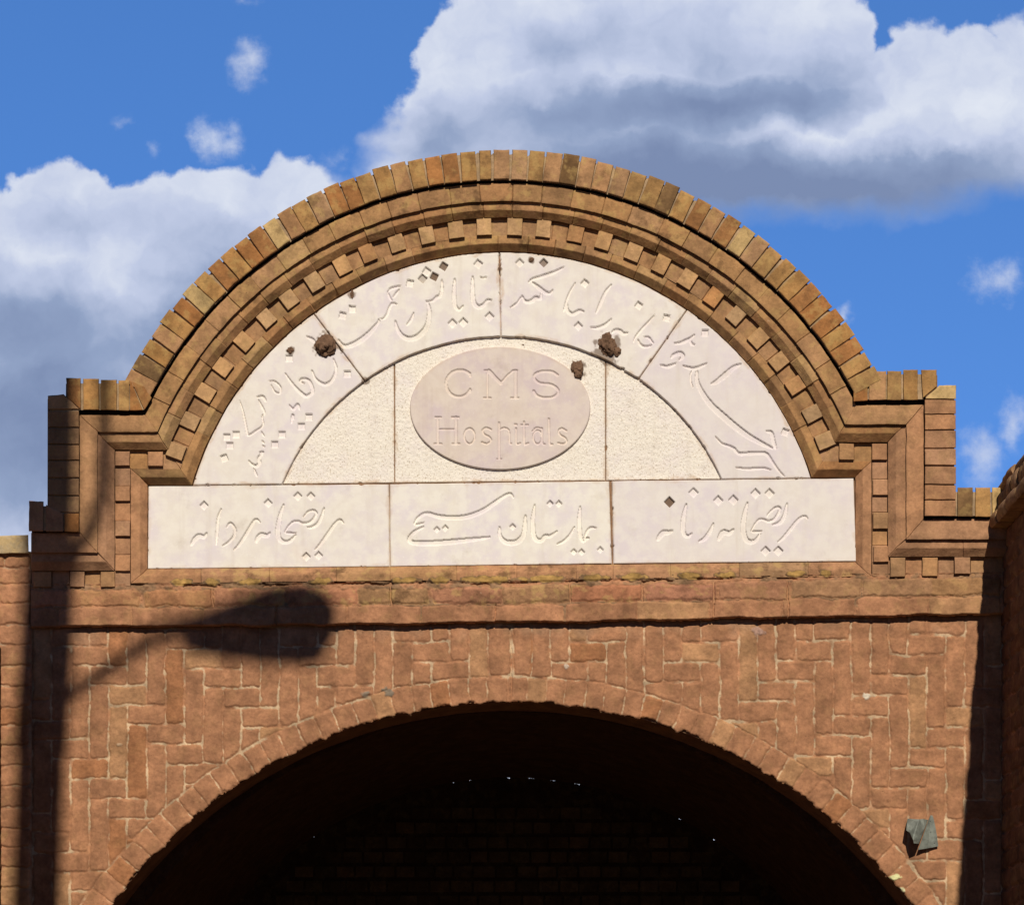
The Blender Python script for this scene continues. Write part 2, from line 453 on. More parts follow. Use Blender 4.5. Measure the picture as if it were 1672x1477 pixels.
# outer moulding: bevelled course and square course
mb = MB()
run(mb, [(3.0, Y_M2A), (3.95, Y_M2+.0006), (4.06, Y_M2), (5.05, Y_M2)], 4.7, 115, off=1.1)
mb.build('bevelled_moulding', BR, gate, 22, .0012)
mb = MB()
run(mb, [(5.0, Y_M3+.0008), (5.05, Y_M3), (5.93, Y_M3), (6.0, Y_M3+.001)], 4.6, 115, off=2.3, back=.1)
mb.build('square_moulding', BR, gate, 22, .0013)

# dentil course: recessed ground and projecting teeth
mb = MB()
def teeth():
    out = []
    for k in range(14): out.append((3, -2.9-4.85*k-.018*k*k))
    for k in range(14): out.append((3, 1.9+5.03*k))
    return out
T = sorted(a for _, a in teeth())
g_ = []
for a, b in zip(T[:-1], T[1:]): g_.append((a, b))
for a, b in g_:
    for lo, hi in ((a-1.2, a+1.25), (a+1.25, b-1.2)):
        sweep_brick(mb, [(2.0, Y_FLAT+.0006), (3.08, Y_FLAT+.0006)], 3, lo, hi, age=.6*age_at(3, a), gap=.1, col=tone((.33,.180,.085), .07))
for lo, hi in ((-BIG*2, T[0]-1.2), (T[-1]-1.2, BIG*2)): sweep_brick(mb, [(2.0, Y_FLAT+.0006), (3.08, Y_FLAT+.0006)], 3, lo, hi, age=.3, gap=.15)
def flat_strip(seg, lo, hi, l0, l1, age=.1): sweep_brick(mb, [(l0, Y_FLAT+.0006), (l1, Y_FLAT+.0006)], seg, lo, hi, age=age, gap=.15)
for e in ((-BIG*2, 241), (241, BIG*2)): flat_strip(2, *e, 2.0, 3.08, .25)
for e in ((-BIG*2, 1395), (1395, BIG*2)): flat_strip(4, *e, 2.0, 3.08, .25)
for x0, x1, ys in ((187.5, 213, (738, 764, 793, 819, 850, 876, 905, 932, 957)), (1424, 1450, (726, 752, 782, 809, 836, 864, 890, 918, 941))):
    for a, b in zip(ys[:-1], ys[1:]): quad_brick(mb, [(x0, a+.2), (x1, a+.2), (x1, b-.2), (x0, b-.2)], Y_FLAT, .05, pick(0), .12, .5, 2)
for xs, y0, y1 in (((52, 85, 113.5, 138.5, 163.5, 188), 929, 961), ((1450, 1478, 1505.5, 1531.5, 1557.5, 1584.5, 1652), 906, 943)):
    for a, b in zip(xs[:-1], xs[1:]): quad_brick(mb, [(a+.2, y0), (b-.2, y0), (b-.2, y1), (a+.2, y1)], Y_FLAT+.001, .05, pick(0), .12, .5, 2)
for a in T:
    r0, r1, hw = 555.5, 585, 12.1
    ang = R_(a+random.uniform(-.25, .25)); ux, uy = math.sin(ang), -math.cos(ang); tx, ty = math.cos(ang), math.sin(ang)
    if a < -66 or a > 66: r0 = 556
    hw += random.uniform(-.5, .5); r0 += random.uniform(-.8, .8)
    pts = [(CX+ux*r1-tx*hw, CY+uy*r1-ty*hw), (CX+ux*r1+tx*hw, CY+uy*r1+ty*hw), (CX+ux*r0+tx*hw, CY+uy*r0+ty*hw), (CX+ux*r0-tx*hw, CY+uy*r0-ty*hw)]
    c = tone((.45,.265,.125), .09) if random.random() < .8 else tone((.42,.21,.085), .08)
    quad_brick(mb, pts, Y_DENT-.001, .04, c, age_at(3, a)*.5, .9, 4)
for x0, x1, y0, y1 in [(188,212,737,760),(241.5,266,737,760.5),(188,212,793,818),(188.3,212.3,850,875),(188.6,212.8,907,932),
                       (55,84,933,958),(114,138,932,958),(164.5,187.5,932,958),
                       (1370,1394.5,724,750.5),(1423.5,1448.5,724,750.5),(1425.5,1449.5,783,808),(1425.5,1450.5,836.5,863),(1426.5,1451,891.5,917),
                       (1453.5,1478,910,941.5),(1506,1531,910,940.5),(1558.5,1584,909,936.5)]:
    quad_brick(mb, [(x0,y0),(x1,y0),(x1,y1),(x0,y1)], Y_DENT, .04, tone(PINK if random.random()<.6 else TAN, .1), .15, .9, 4)
mb.build('dentil_course', BR, gate, 22, .0011)

# coping: soldier bricks over the arc, the steps and the end piers
mb = MB()
ng = 53; a0, a1 = -63.2, 62.9
for i in range(ng):
    a = a0+(a1-a0)*(i+.5)/ng+random.uniform(-.1, .1); ang = R_(a); ux, uy = math.sin(ang), -math.cos(ang); tx, ty = math.cos(ang), math.sin(ang)
    hw = 12.7+random.uniform(-.7, .8); r0 = 646+random.uniform(-.6, .8); r1 = 694+random.uniform(-2.2, 1.8)
    if abs(i-25) < 1: hw -= 3
    tw = random.uniform(-.8, .8)
    pts = [(CX+ux*r1-tx*(hw-.2)+tw*tx, CY+uy*r1-ty*(hw-.2)+tw*ty), (CX+ux*r1+tx*(hw-.2)+tw*tx, CY+uy*r1+ty*(hw-.2)+tw*ty), (CX+ux*r0+tx*hw, CY+uy*r0+ty*hw), (CX+ux*r0-tx*hw, CY+uy*r0-ty*hw)]
    quad_brick(mb, pts, Y_SOL+random.uniform(-.0015,.0015), .20, pick(1.0), min(1, .75+.25*random.random()), 2.0, 6)
def wedge(pts, age=.7, col=None): quad_brick(mb, pts, Y_SOL, .20, col or pick(age), age, 1.2, 5)
# left shoulder
for x0, x1, y0, y1 in [(136,161.5,618.5,669),(165,190.5,620,669.5),(194,211,621,670)]: wedge([(x0,y0),(x1,y0),(x1,y1),(x0,y1)])
wedge([(108,617),(131.5,617.5),(131.5,668),(110,650)]); wedge([(78,646),(104,644),(129,667.5),(79,668)], .5)
wedge([(212,622),(213.5,621),(233,670),(212.5,670)], .4, tone(RUST)); wedge([(214.5,621.5),(236,630),(248,650),(236,669.5)], .4, tone(RUST))
for y0, y1 in [(671.5,697),(699,724.5),(726.5,750.5),(752.5,779),(782,808),(810,836)]: wedge([(78.5,y0),(129,y0),(129,y1),(78.5,y1)], .35, tone((.27,.15,.075), .12))
wedge([(47.5,817.5),(71,819),(71,867),(47.5,867)], .3, tone(PINK)); wedge([(75.5,824),(103,838),(103,868),(75.5,867.5)], .3, tone(PINK)); wedge([(105,838),(129,838),(129,868.5),(105,868)], .3, tone(RUST))
# right shoulder
for x0, x1, y0, y1 in [(1419,1446.5,606.5,653),(1448.5,1471.5,606,653.5),(1475,1498.5,604,653)]: wedge([(x0,y0),(x1,y0),(x1,y1),(x0,y1)])
wedge([(1504,604),(1529.5,603.5),(1529.5,631),(1507,650)]); wedge([(1534,629),(1561,629),(1561,651),(1511,651)], .5, tone(CREAM))
wedge([(1393,622),(1416.5,607),(1416.5,653.5),(1394,656)], .5, tone(RUST))
for y0, y1 in [(653,675.5),(677,701),(703,731),(733,759),(762,790),(792,815),(817,842)]:
    wedge([(1510,y0),(1560.5,y0),(1560.5,y1),(1510,y1)], .25, tone(PINK, .12))
for x0, x1 in [(1563.5,1588),(1592.5,1617),(1620,1650)]: wedge([(x0,796),(x1,796),(x1,843.5),(x0,843.5)], .6)
mb.build('coping', BR, gate, 30, .0016)
# lime mortar between the coping bricks
mb = MB()
MORT = (.33,.225,.13)
ring = []
for i in range(221):
    a = R_(-61.5+123*i/220); j = 3.5*math.sin(i*2.1)*math.sin(i*.77)
    ring.append([U(CX+math.sin(a)*r, CY-math.cos(a)*r, y) for r, y in ((643.5, .1), (644.5, Y_SOL+.008), (662, Y_SOL+.006), (684+j, Y_SOL+.007), (687+j, Y_SOL+.013), (688+j, .2))])
mb.rings(ring, MORT, .4, closed=False, caps=False)
for x0, x1, y0, y1 in [(112,236,626,669),(81,128,648,866),(50,128,826,866),(1404,1508,611,652),(1512,1558,634,841),(1512,1640,803,842)]:
    v = [U(x, y, d) for d in (Y_SOL+.006, .2) for x, y in ((x0,y0),(x1,y0),(x1,y1),(x0,y1))]
    mb.add(v, [(0,1,2,3),(4,7,6,5),(0,4,5,1),(1,5,6,2),(2,6,7,3),(3,7,4,0)], MORT, .4)
mb.build('mortar_bed', BR, gate, 40, .0015)

# ------------------------------------------------------------------ core of the wall
AX, AY, AR = 835.0, 1953.0, 808.0       # opening arch
GY = HY+EYE/PX                          # ground line in drawing units
SPR = 1600.0; HALF = math.sqrt(AR**2-(AY-SPR)**2)
def top_y(x):
    r = 684
    if x < 76: return 824
    if x < 106: return 649
    if x > 1559: return 801
    if x > 1532: return 632
    base = 624 if x < 821 else 610
    d = abs(x-CX)
    return min(base, CY-math.sqrt(r*r-d*d)) if d < r else base
def open_y(x):
    d = abs(x-AX)
    return AY-math.sqrt(AR**2-d*d) if d < HALF else None
mb = MB()
xs = sorted(set([50, 75.9, 76.1, 105.9, 106.1, 1531.9, 1532.1, 1558.9, 1559.1, 1658, AX-HALF-.01, AX+HALF+.01, AX-HALF+.01, AX+HALF-.01]+list(np.arange(54, 1656, 6))))
FY, BY = .012, .30
cols = [(x, top_y(x), open_y(x) if open_y(x) else GY+30) for x in xs]
for (xa, ta, ba), (xb, tb, bb) in zip(cols[:-1], cols[1:]):
    v = [U(xa, ta, 0), U(xb, tb, 0), U(xb, bb-1.5, 0), U(xa, ba-1.5, 0)]
    v = [(p[0], FY, p[2]) for p in v]+[(p[0], BY, p[2]) for p in v]
    f = [(0,3,2,1), (4,5,6,7), (0,1,5,4), (3,7,6,2)]
    if abs(ba-bb) > 100: f += [(1,2,6,5)] if bb < ba else [(0,4,7,3)]
    mb.add(v, f, (.20,.115,.065), .1)
mb.build('wall_core', BR, gate)

# ------------------------------------------------------------------ height-field masonry and stone faces
def field(name, x0, x1, y0, y1, step, fn, base, mat, parent, conv=None, smooth=180):
    nx = int((x1-x0)/step)+1; ny = int((y1-y0)/step)+1
    X, Y = np.meshgrid(np.linspace(x0, x1, nx), np.linspace(y0, y1, ny))
    h, keep, attrs = fn(X, Y)
    cutm = attrs.pop('_cut', None)
    if cutm is not None:            # lower edges of the carving are cut square, not sloped
        k = np.zeros(X.shape, bool); k[:-1] = cutm[:-1] & ~cutm[1:]; Y = Y+k*.85*(Y[1, 0]-Y[0, 0])
    P = U(X, Y, base).reshape(-1, 3); P[:, 1] -= h.ravel()
    if conv: P = conv(X.ravel(), Y.ravel(), h.ravel())
    kc = keep[:-1, :-1] & keep[1:, :-1] & keep[:-1, 1:] & keep[1:, 1:]
    idx = np.arange(nx*ny).reshape(ny, nx)
    q = np.stack([idx[:-1, :-1][kc], idx[1:, :-1][kc], idx[1:, 1:][kc], idx[:-1, 1:][kc]], -1)
    used, inv = np.unique(q.ravel(), return_inverse=True); q = inv.reshape(-1, 4)
    P = P[used]
    me = bpy.data.meshes.new(name); nf = len(q)
    me.vertices.add(len(P)); me.vertices.foreach_set('co', P.astype(np.float32).ravel())
    me.loops.add(nf*4); me.loops.foreach_set('vertex_index', q.astype(np.int32).ravel())
    me.polygons.add(nf); me.polygons.foreach_set('loop_start', np.arange(0, nf*4, 4, dtype=np.int32))
    me.update(calc_edges=True)
    at = {}
    for k, v in attrs.items(): at[k] = v.reshape(-1, v.shape[-1])[used] if v.ndim == 3 else v.ravel()[used]
    return finish(name, me, mat, parent, at, smooth)

class Wall:
    """accumulates bricks into height, colour arrays"""
    def __init__(s, X, Y, seed, depth=.0045, warp=1.6):
        s.X, s.Y = X, Y; s.seed = seed
        s.wx = X+fbm2(X, Y, 26, 3, seed)*warp*2.2; s.wy = Y+fbm2(X, Y, 26, 3, seed+5)*warp*2.2
        s.h = np.full(X.shape, 0.0); s.m = np.zeros(X.shape); s.col = np.zeros(X.shape+(3,)); s.depth = depth
        s.fine = fbm2(X, Y, 7, 3, seed+9); s.mid = fbm2(X, Y, 22, 3, seed+3)
        s.age = np.zeros(X.shape)
    def window(s, x0, x1, y0, y1, pad=8):
        dx = s.X[0,1]-s.X[0,0]; dy = s.Y[1,0]-s.Y[0,0]
        i0 = max(0, int((x0-pad-s.X[0,0])/dx)); i1 = min(s.X.shape[1], int((x1+pad-s.X[0,0])/dx)+2)
        j0 = max(0, int((y0-pad-s.Y[0,0])/dy)); j1 = min(s.X.shape[0], int((y1+pad-s.Y[0,0])/dy)+2)
        return (slice(j0, j1), slice(i0, i1)) if i1 > i0 and j1 > j0 else None
    def put(s, sl, sdf, col, soft=1.9, lift=0.0, age=None):
        sd = sdf+s.fine[sl]*2.2
        k = sst(1.0, -soft, sd)
        body = s.depth*k*(1+lift)+k*s.mid[sl]*.0022+k*s.fine[sl]*.0011
        better = k > s.m[sl]
        s.h[sl] = np.where(better, body, s.h[sl])
        mk = sst(1.7, .3, sd); 
        old = s.m[sl]
        s.col[sl] = np.where((mk > old)[..., None], np.array(col), s.col[sl])
        if age is not None: s.age[sl] = np.where(mk > old, age, s.age[sl])
        s.m[sl] = np.maximum(old, np.where(better, np.maximum(mk, k), 0))
    def rect(s, x0, x1, y0, y1, col, r=4.0, clip=None, **k):
        sl = s.window(x0, x1, y0, y1)
        if sl is None: return
        cx, cy, hx, hy = (x0+x1)/2, (y0+y1)/2, (x1-x0)/2, (y1-y0)/2
        qx = np.abs(s.wx[sl]-cx)-hx+r; qy = np.abs(s.wy[sl]-cy)-hy+r
        sd = np.hypot(np.maximum(qx, 0), np.maximum(qy, 0))+np.minimum(np.maximum(qx, qy), 0)-r
        if clip is not None: sd = np.maximum(sd, clip[sl])
        s.put(sl, sd, col, **k)
    def finish(s, mort=(.49,.35,.215), rough=.0016):
        mo = s.fine*rough+s.mid*.002
        m = np.clip(s.m, 0, 1)
        s.h = np.where(m > 0, s.h, 0)+(1-m)*mo
        n = fbm2(s.X, s.Y, 16, 4, s.seed+40)
        lim = sst(-.30, .12, s.mid+.25*fbm2(s.X, s.Y, 90, 2, s.seed+44))[..., None]
        mm = (np.array(BRK)*1.08*(1-lim)+np.array(mort)*lim)*(1+.4*n[..., None])
        c = s.col*(1+.22*n[..., None])
        s.C = c*m[..., None]+mm*(1-m)[..., None]
        return s.h, s.C
BRK = (.342,.163,.083)
def brk(v=.07):
    r = random.random(); k = 1+random.uniform(-v, v)
    b = BRK if r < .85 else ((.33,.145,.065) if r < .93 else (.39,.205,.10))
    return tuple(q*k for q in b)

def spandrel(X, Y):
    W = Wall(X, Y, 11, .0030)
    r = np.hypot(W.wx-AX, W.wy-AY); ringw = 44+5*np.sin(np.arctan2(W.wx-AX, AY-W.wy)*9)
    clip = (AR+43)-r                       # positive inside the voussoir ring
    T1 = {-5: -973, -4: -778, -3: -583, -2: -384, -1: -188, 0: 0, 1: 184, 2: 368, 3: 552}
    jt = 2.1
    def col_edges(side, c):
        if side > 0: return 837+30.75*c, 837+30.75*(c+1)
        return (797-31*c, 828-31*c+(6 if c == 0 else 0))
    def hy(side, c, m):
        if side > 0: return 1118.75-33*(c-19)+T1[m]
        return 1135+32*(20-c)+T1[m]         # c is the outer column of the pair
    for side in (1, -1):
        for c in range(0, 26):
            for m in range(-5, 4):
                # horizontal header spanning two columns
                if side > 0:
                    xa, xb = col_edges(1, c)[0], col_edges(1, c+1)[1]; yc = hy(1, c, m)
                else:
                    if c == 0: continue
                    xa, xb = col_edges(-1, c)[0], col_edges(-1, c-1)[1]; yc = hy(-1, c, m)
                if 985 < yc < 1530:
                    W.rect(xa+jt+random.uniform(-1,1), xb-jt+random.uniform(-1,1), yc-14.2, yc+14.2, brk(), 3.2, clip, lift=random.uniform(-.2, .25))
                # vertical stretcher of column c lies between pair m (above) and pair m+1 (below)
                if m < 3:
                    x0, x1 = col_edges(side, c)
                    if side > 0: ytop = hy(1, c-1, m)+16.5; ybot = hy(1, c, m+1)-16.5
                    else: ytop = hy(-1, c, m)+16.5; ybot = hy(-1, c+1, m+1)-16.5
                    if ybot > 985 and ytop < 1530 and ybot-ytop > 12:
                        W.rect(x0+jt, x1-jt+random.uniform(-.8,.8), ytop+2.2, ybot-2.2, brk(), 3.2, clip, lift=random.uniform(-.2, .25))
    for q in ((799.5,831,1024,1101),(838.5,867,1024,1101),(768,796,1024,1101),(870,898,1028,1104)): W.rect(*q, brk(), 4, clip)
    # voussoir ring
    th = -58.0
    ang = np.degrees(np.arctan2(W.wx-AX, AY-W.wy)); 
    while th < 58:
        wv = random.uniform(29.5, 34)/(AR+20)*57.3
        mid = R_(th+wv/2); cx, cy = AX+math.sin(mid)*(AR+20), AY-math.cos(mid)*(AR+20)
        sl = W.window(cx-40, cx+40, cy-40, cy+40)
        if sl is not None:
            tx = (ang[sl]-(th+wv/2))/57.3*(AR+20)
            top = AR+random.uniform(37, 43)
            rr = r[sl]-(AR-6+top)/2
            qx = np.abs(tx)-wv/57.3*(AR+20)/2+1.3+4; qy = np.abs(rr)-(top-AR+6)/2+4
            sd = np.hypot(np.maximum(qx, 0), np.maximum(qy, 0))+np.minimum(np.maximum(qx, qy), 0)-4
            W.put(sl, sd, brk(.05), soft=2.4, lift=random.uniform(-.15, .3))
        th += wv
    h, Cc = W.finish()
    # lime run at the right haunch and cement smears
    for (x, y, s_, c_) in ((1462, 1432, 7, (.62,.60,.30)), (1473, 1452, 6, (.55,.52,.30)), (1415, 1138, 9, (.60,.52,.40)), (636, 1128, 9, (.20,.155,.11)), (596, 1133, 7, (.21,.16,.115)), (923, 1088, 5, (.6,.47,.36)), (1238, 1032, 10, (.42,.26,.2)), (194, 1216, 5, (.5,.33,.2))):
        d = np.hypot(X-x, (Y-y)*1.3)/s_+fbm2(X, Y, 9, 3, 77)*1.3
        k = sst(1.1, .6, d)[..., None]; Cc = Cc*(1-k)+np.array(c_)*k; h = h+k[..., 0]*.003
    # plaster-smeared eroded band directly below the string course
    k = .8*sst(26, 2, Y-1020+.011*(X-836)+fbm2(X, Y, 30, 4, 91)*26)*sst(-.15, .35, fbm2(X, Y, 60, 3, 92)+.12)
    Cc = Cc*(1-.65*k[..., None])+np.array((.36,.215,.13))*.65*k[..., None]; h = h*(1-.5*k)+.001*k
    # the straight crack over the crown
    k = np.exp(-((X-834-fbm2(X, Y, 18, 3, 5)*4)/1.1)**2)*(Y > 1022)*(Y < 1150); h = h-k*.006
    for (x, y, s_) in ((495, 1, 1),): pass
    edge = AR+fbm2(X, Y, 14, 4, 61)*7-1.0
    keep = (np.hypot(X-AX, Y-AY) > edge) | (Y > AY)
    # round the arris of the opening
    dd = np.hypot(X-AX, Y-AY)-edge; h = h-.006*sst(3.2, -.5, dd)
    return h, keep, {'Col': Cc, 'age': np.full(X.shape, .12)}
field('herringbone_panel', 50, 1652, 1000, 1500, 1.25, spandrel, 0.004, BR, gate)

CY_OFF = ([50, 400, 836, 1400, 1640], [6, 4, 0, -11, -14])
def stringc(X, Y):
    V = Y-np.interp(X, *CY_OFF)
    W = Wall(X, V, 23, .004, 1.3)
    W.wx = X+fbm2(X, V, 30, 3, 3)*3; W.wy = V+fbm2(X, V, 40, 3, 4)*5
    # window() uses X,Y grids: rows are nearly horizontal so take full columns
    def rect(x0, x1, y0, y1, col, soft, age, r=3):
        dx = X[0,1]-X[0,0]; i0 = max(0, int((x0-10-X[0,0])/dx)); i1 = min(X.shape[1], int((x1+10-X[0,0])/dx)+2)
        if i1 <= i0: return
        sl = (slice(None), slice(i0, i1))
        cx, cy, hx, hy = (x0+x1)/2, (y0+y1)/2, (x1-x0)/2, (y1-y0)/2
        qx = np.abs(W.wx[sl]-cx)-hx+r; qy = np.abs(W.wy[sl]-cy)-hy+r
        sd = np.hypot(np.maximum(qx, 0), np.maximum(qy, 0))+np.minimum(np.maximum(qx, qy), 0)-r
        W.put(sl, sd, col, soft=soft, age=age)
    for k in range(-2, 14):
        a = 232+117.2*k+random.uniform(-4, 4)
        old = 330 < a < 1150
        c = (.24,.135,.075) if old and random.random() < .4 else BRK
        rect(a+2, a+115, 958.5, 984.5, tuple(q*random.uniform(.92, 1.08) for q in c), 4.5 if old else 2, .9 if old else .3)
        b = 213+118.4*k+random.uniform(-2, 2)
        rect(b+1.2, b+117, 988, 1024, brk(), 2.2, .15, 2)
    h, Cc = W.finish((.25,.145,.078), .006)
    h = h+.0025*fbm2(X, Y, 12, 4, 7)*sst(985, 955, V)*sst(150, 350, X)*sst(1450, 1200, X)
    edge = 1016.5+fbm2(X, Y*0, 60, 4, 70)*3.2+fbm2(X, Y*0, 9, 2, 71)*.8
    h = h-.012*sst(edge-1.6, edge+.3, V)+.004*sst(edge-14,edge-4,V)*0
    low = V > 946.8
    for a, b in ((273,318),(334,359),(385,433),(504,547),(640,687),(700,735),(750,842),(849,937),(945,998),(1004,1060),(1100,1150),(1166,1205),(1283,1314),(1334,1361)):
        cxx, hw = (a+b)/2, (b-a)/2; q = np.hypot((X-cxx)/hw, (V-945.5)/6.8)+fbm2(X, Y, 8, 3, 81)*.5
        k = sst(1.08, .8, q); y_ = sst(.95, .6, q)[..., None]
        h = np.where(low, h, 0)*(1-k)+k*(.0018+.002*fbm2(X, Y, 6, 3, 82)); low = low | (q < 1.02)
        Cc = Cc*(1-k[..., None])+k[..., None]*(np.array((.13,.085,.05))*(1-y_)+np.array((.45,.265,.085))*y_*(.8+.5*fbm2(X, Y, 10, 3, 83)[..., None]))
    # open crevices in the ledge
    for x0, x1, v0, amp in ((300,352,952,3),(430,470,953,2),(560,640,951,2.5),(770,800,955,2),(830,860,952,3),(925,950,952,3),(1050,1100,953,2),(1140,1180,952,3),(1270,1300,953,2)):
        k = np.exp(-((V-v0-fbm2(X, Y*0, 14, 3, 84)*amp*1.4)/1.4)**2)*sst(x0-4, x0+4, X)*sst(x1+4, x1-4, X); h = h-k*.014
    for x0, a, b, wv in ((638,944,988,1.6),(346,952,985,1.5),(1166,950,990,1.4),(1286,950,1016,1.2),(451,985,1016,1.2),(1049,952,986,1.0),(808,986,1016,.8),(931,950,986,1.2),(1164,988,1016,1.0)):
        k = np.exp(-((X-x0-fbm2(X*0, Y, 12, 3, 85)*2.2)/wv)**2)*(V > a)*(V < b); h = h-k*.012
    keep = (V < edge+.8) & low
    h = h-.004*(V > 949)*sst(955, 949, V+fbm2(X, Y, 20, 3, 72)*5)
    return h, keep, {'Col': Cc, 'age': W.age+.1}
field('string_course', 51, 1652, 924, 1030, 1.2, stringc, -.019, BR, gate)
# underside and body of the string course
mb = MB()
for a, b in zip(range(50, 1640, 30), range(80, 1670, 30)):
    b = min(b, 1640); oa, ob = np.interp(a, *CY_OFF), np.interp(b, *CY_OFF)
    v = [U(a, 949+oa, -.012), U(b, 949+ob, -.012), U(b, 1013.2+ob, -.016), U(a, 1013.2+oa, -.016)]
    v += [(p[0], .02, p[2]) for p in v]
    mb.add(v, [(0,3,2,1),(3,7,6,2),(0,1,5,4)], PINK, .1)
mb.build('string_course_bed', BR, gate, None, .001)

# ------------------------------------------------------------------ inscribed stones
def poly_sdf(X, Y, pts):
    """signed distance (negative inside) to a convex polygon"""
    d = np.full(X.shape, -1e9); n = len(pts); c = np.mean(np.array(pts, float), 0)
    for i in range(n):
        (ax, ay), (bx, by) = pts[i], pts[(i+1) % n]
        nx, ny = by-ay, -(bx-ax); l = math.hypot(nx, ny); nx /= l; ny /= l
        if (c[0]-ax)*nx+(c[1]-ay)*ny > 0: nx, ny = -nx, -ny
        d = np.maximum(d, (X-ax)*nx+(Y-ay)*ny)
    return d
def smooth_pts(pts, n=10):
    P = np.array(pts, float)
    if len(P) < 3: t = np.linspace(0, 1, 14)[:, None]; return P[0]*(1-t)+P[-1]*t
    Q = np.vstack([2*P[0]-P[1], P, 2*P[-1]-P[-2]]); out = []
    for i in range(1, len(Q)-2):
        for t in np.linspace(0, 1, n, endpoint=False):
            a, b, c, d = Q[i-1], Q[i], Q[i+1], Q[i+2]
            out.append(.5*((2*b)+(-a+c)*t+(2*a-5*b+4*c-d)*t*t+(-a+3*b-3*c+d)*t**3))
    out.append(P[-1]); return np.array(out)
def carve(X, Y, cut, strokes, depth, org, sc, base_w=7.0, under=True):
    dx = X[0,1]-X[0,0]; dy = Y[1,0]-Y[0,0]
    for st in strokes:
        pts, wd = st[0], (st[1] if len(st) > 1 else base_w)
        P = smooth_pts([(org[0]+x/sc, org[1]+y/sc) for x, y in pts]); n = len(P)
        x0, x1, y0, y1 = P[:,0].min()-16, P[:,0].max()+16, P[:,1].min()-8, P[:,1].max()+20
        i0 = max(0, int((x0-X[0,0])/dx)); i1 = min(X.shape[1], int((x1-X[0,0])/dx)+2); j0 = max(0, int((y0-Y[0,0])/dy)); j1 = min(X.shape[0], int((y1-Y[0,0])/dy)+2)
        if i1 <= i0 or j1 <= j0: continue
        xs_, ys_ = X[j0:j1, i0:i1], Y[j0:j1, i0:i1]; best = np.full(xs_.shape, 1e9)
        seg = np.linalg.norm(np.diff(P, axis=0), axis=1); tot = seg.sum(); m = max(12, int(tot/1.2))
        cum = np.concatenate([[0], np.cumsum(seg)])/tot
        for t in np.linspace(0, 1, m):
            q = (np.interp(t, cum, P[:,0]), np.interp(t, cum, P[:,1]))
            r = (wd/2)*(.30+.70*math.sin(math.pi*min(1, max(0, t)))**.6) if under else wd/2
            best = np.minimum(best, np.hypot(xs_-q[0], ys_-(q[1]+(r if under else 0)))-r)
        cut[j0:j1, i0:i1] = np.maximum(cut[j0:j1, i0:i1], depth*sst(.12, -.12, best))
def box_cut(X, Y, cut, mud, x, y, half, rot, depth, filled=0):
    a = R_(rot); u = (X-x)*math.cos(a)+(Y-y)*math.sin(a); v = -(X-x)*math.sin(a)+(Y-y)*math.cos(a)
    d = np.maximum(np.abs(u), np.abs(v))-half
    np.maximum(cut, depth*sst(.12, -.12, d), out=cut)
    if filled: np.maximum(mud, filled*sst(.6, -.4, d), out=mud)

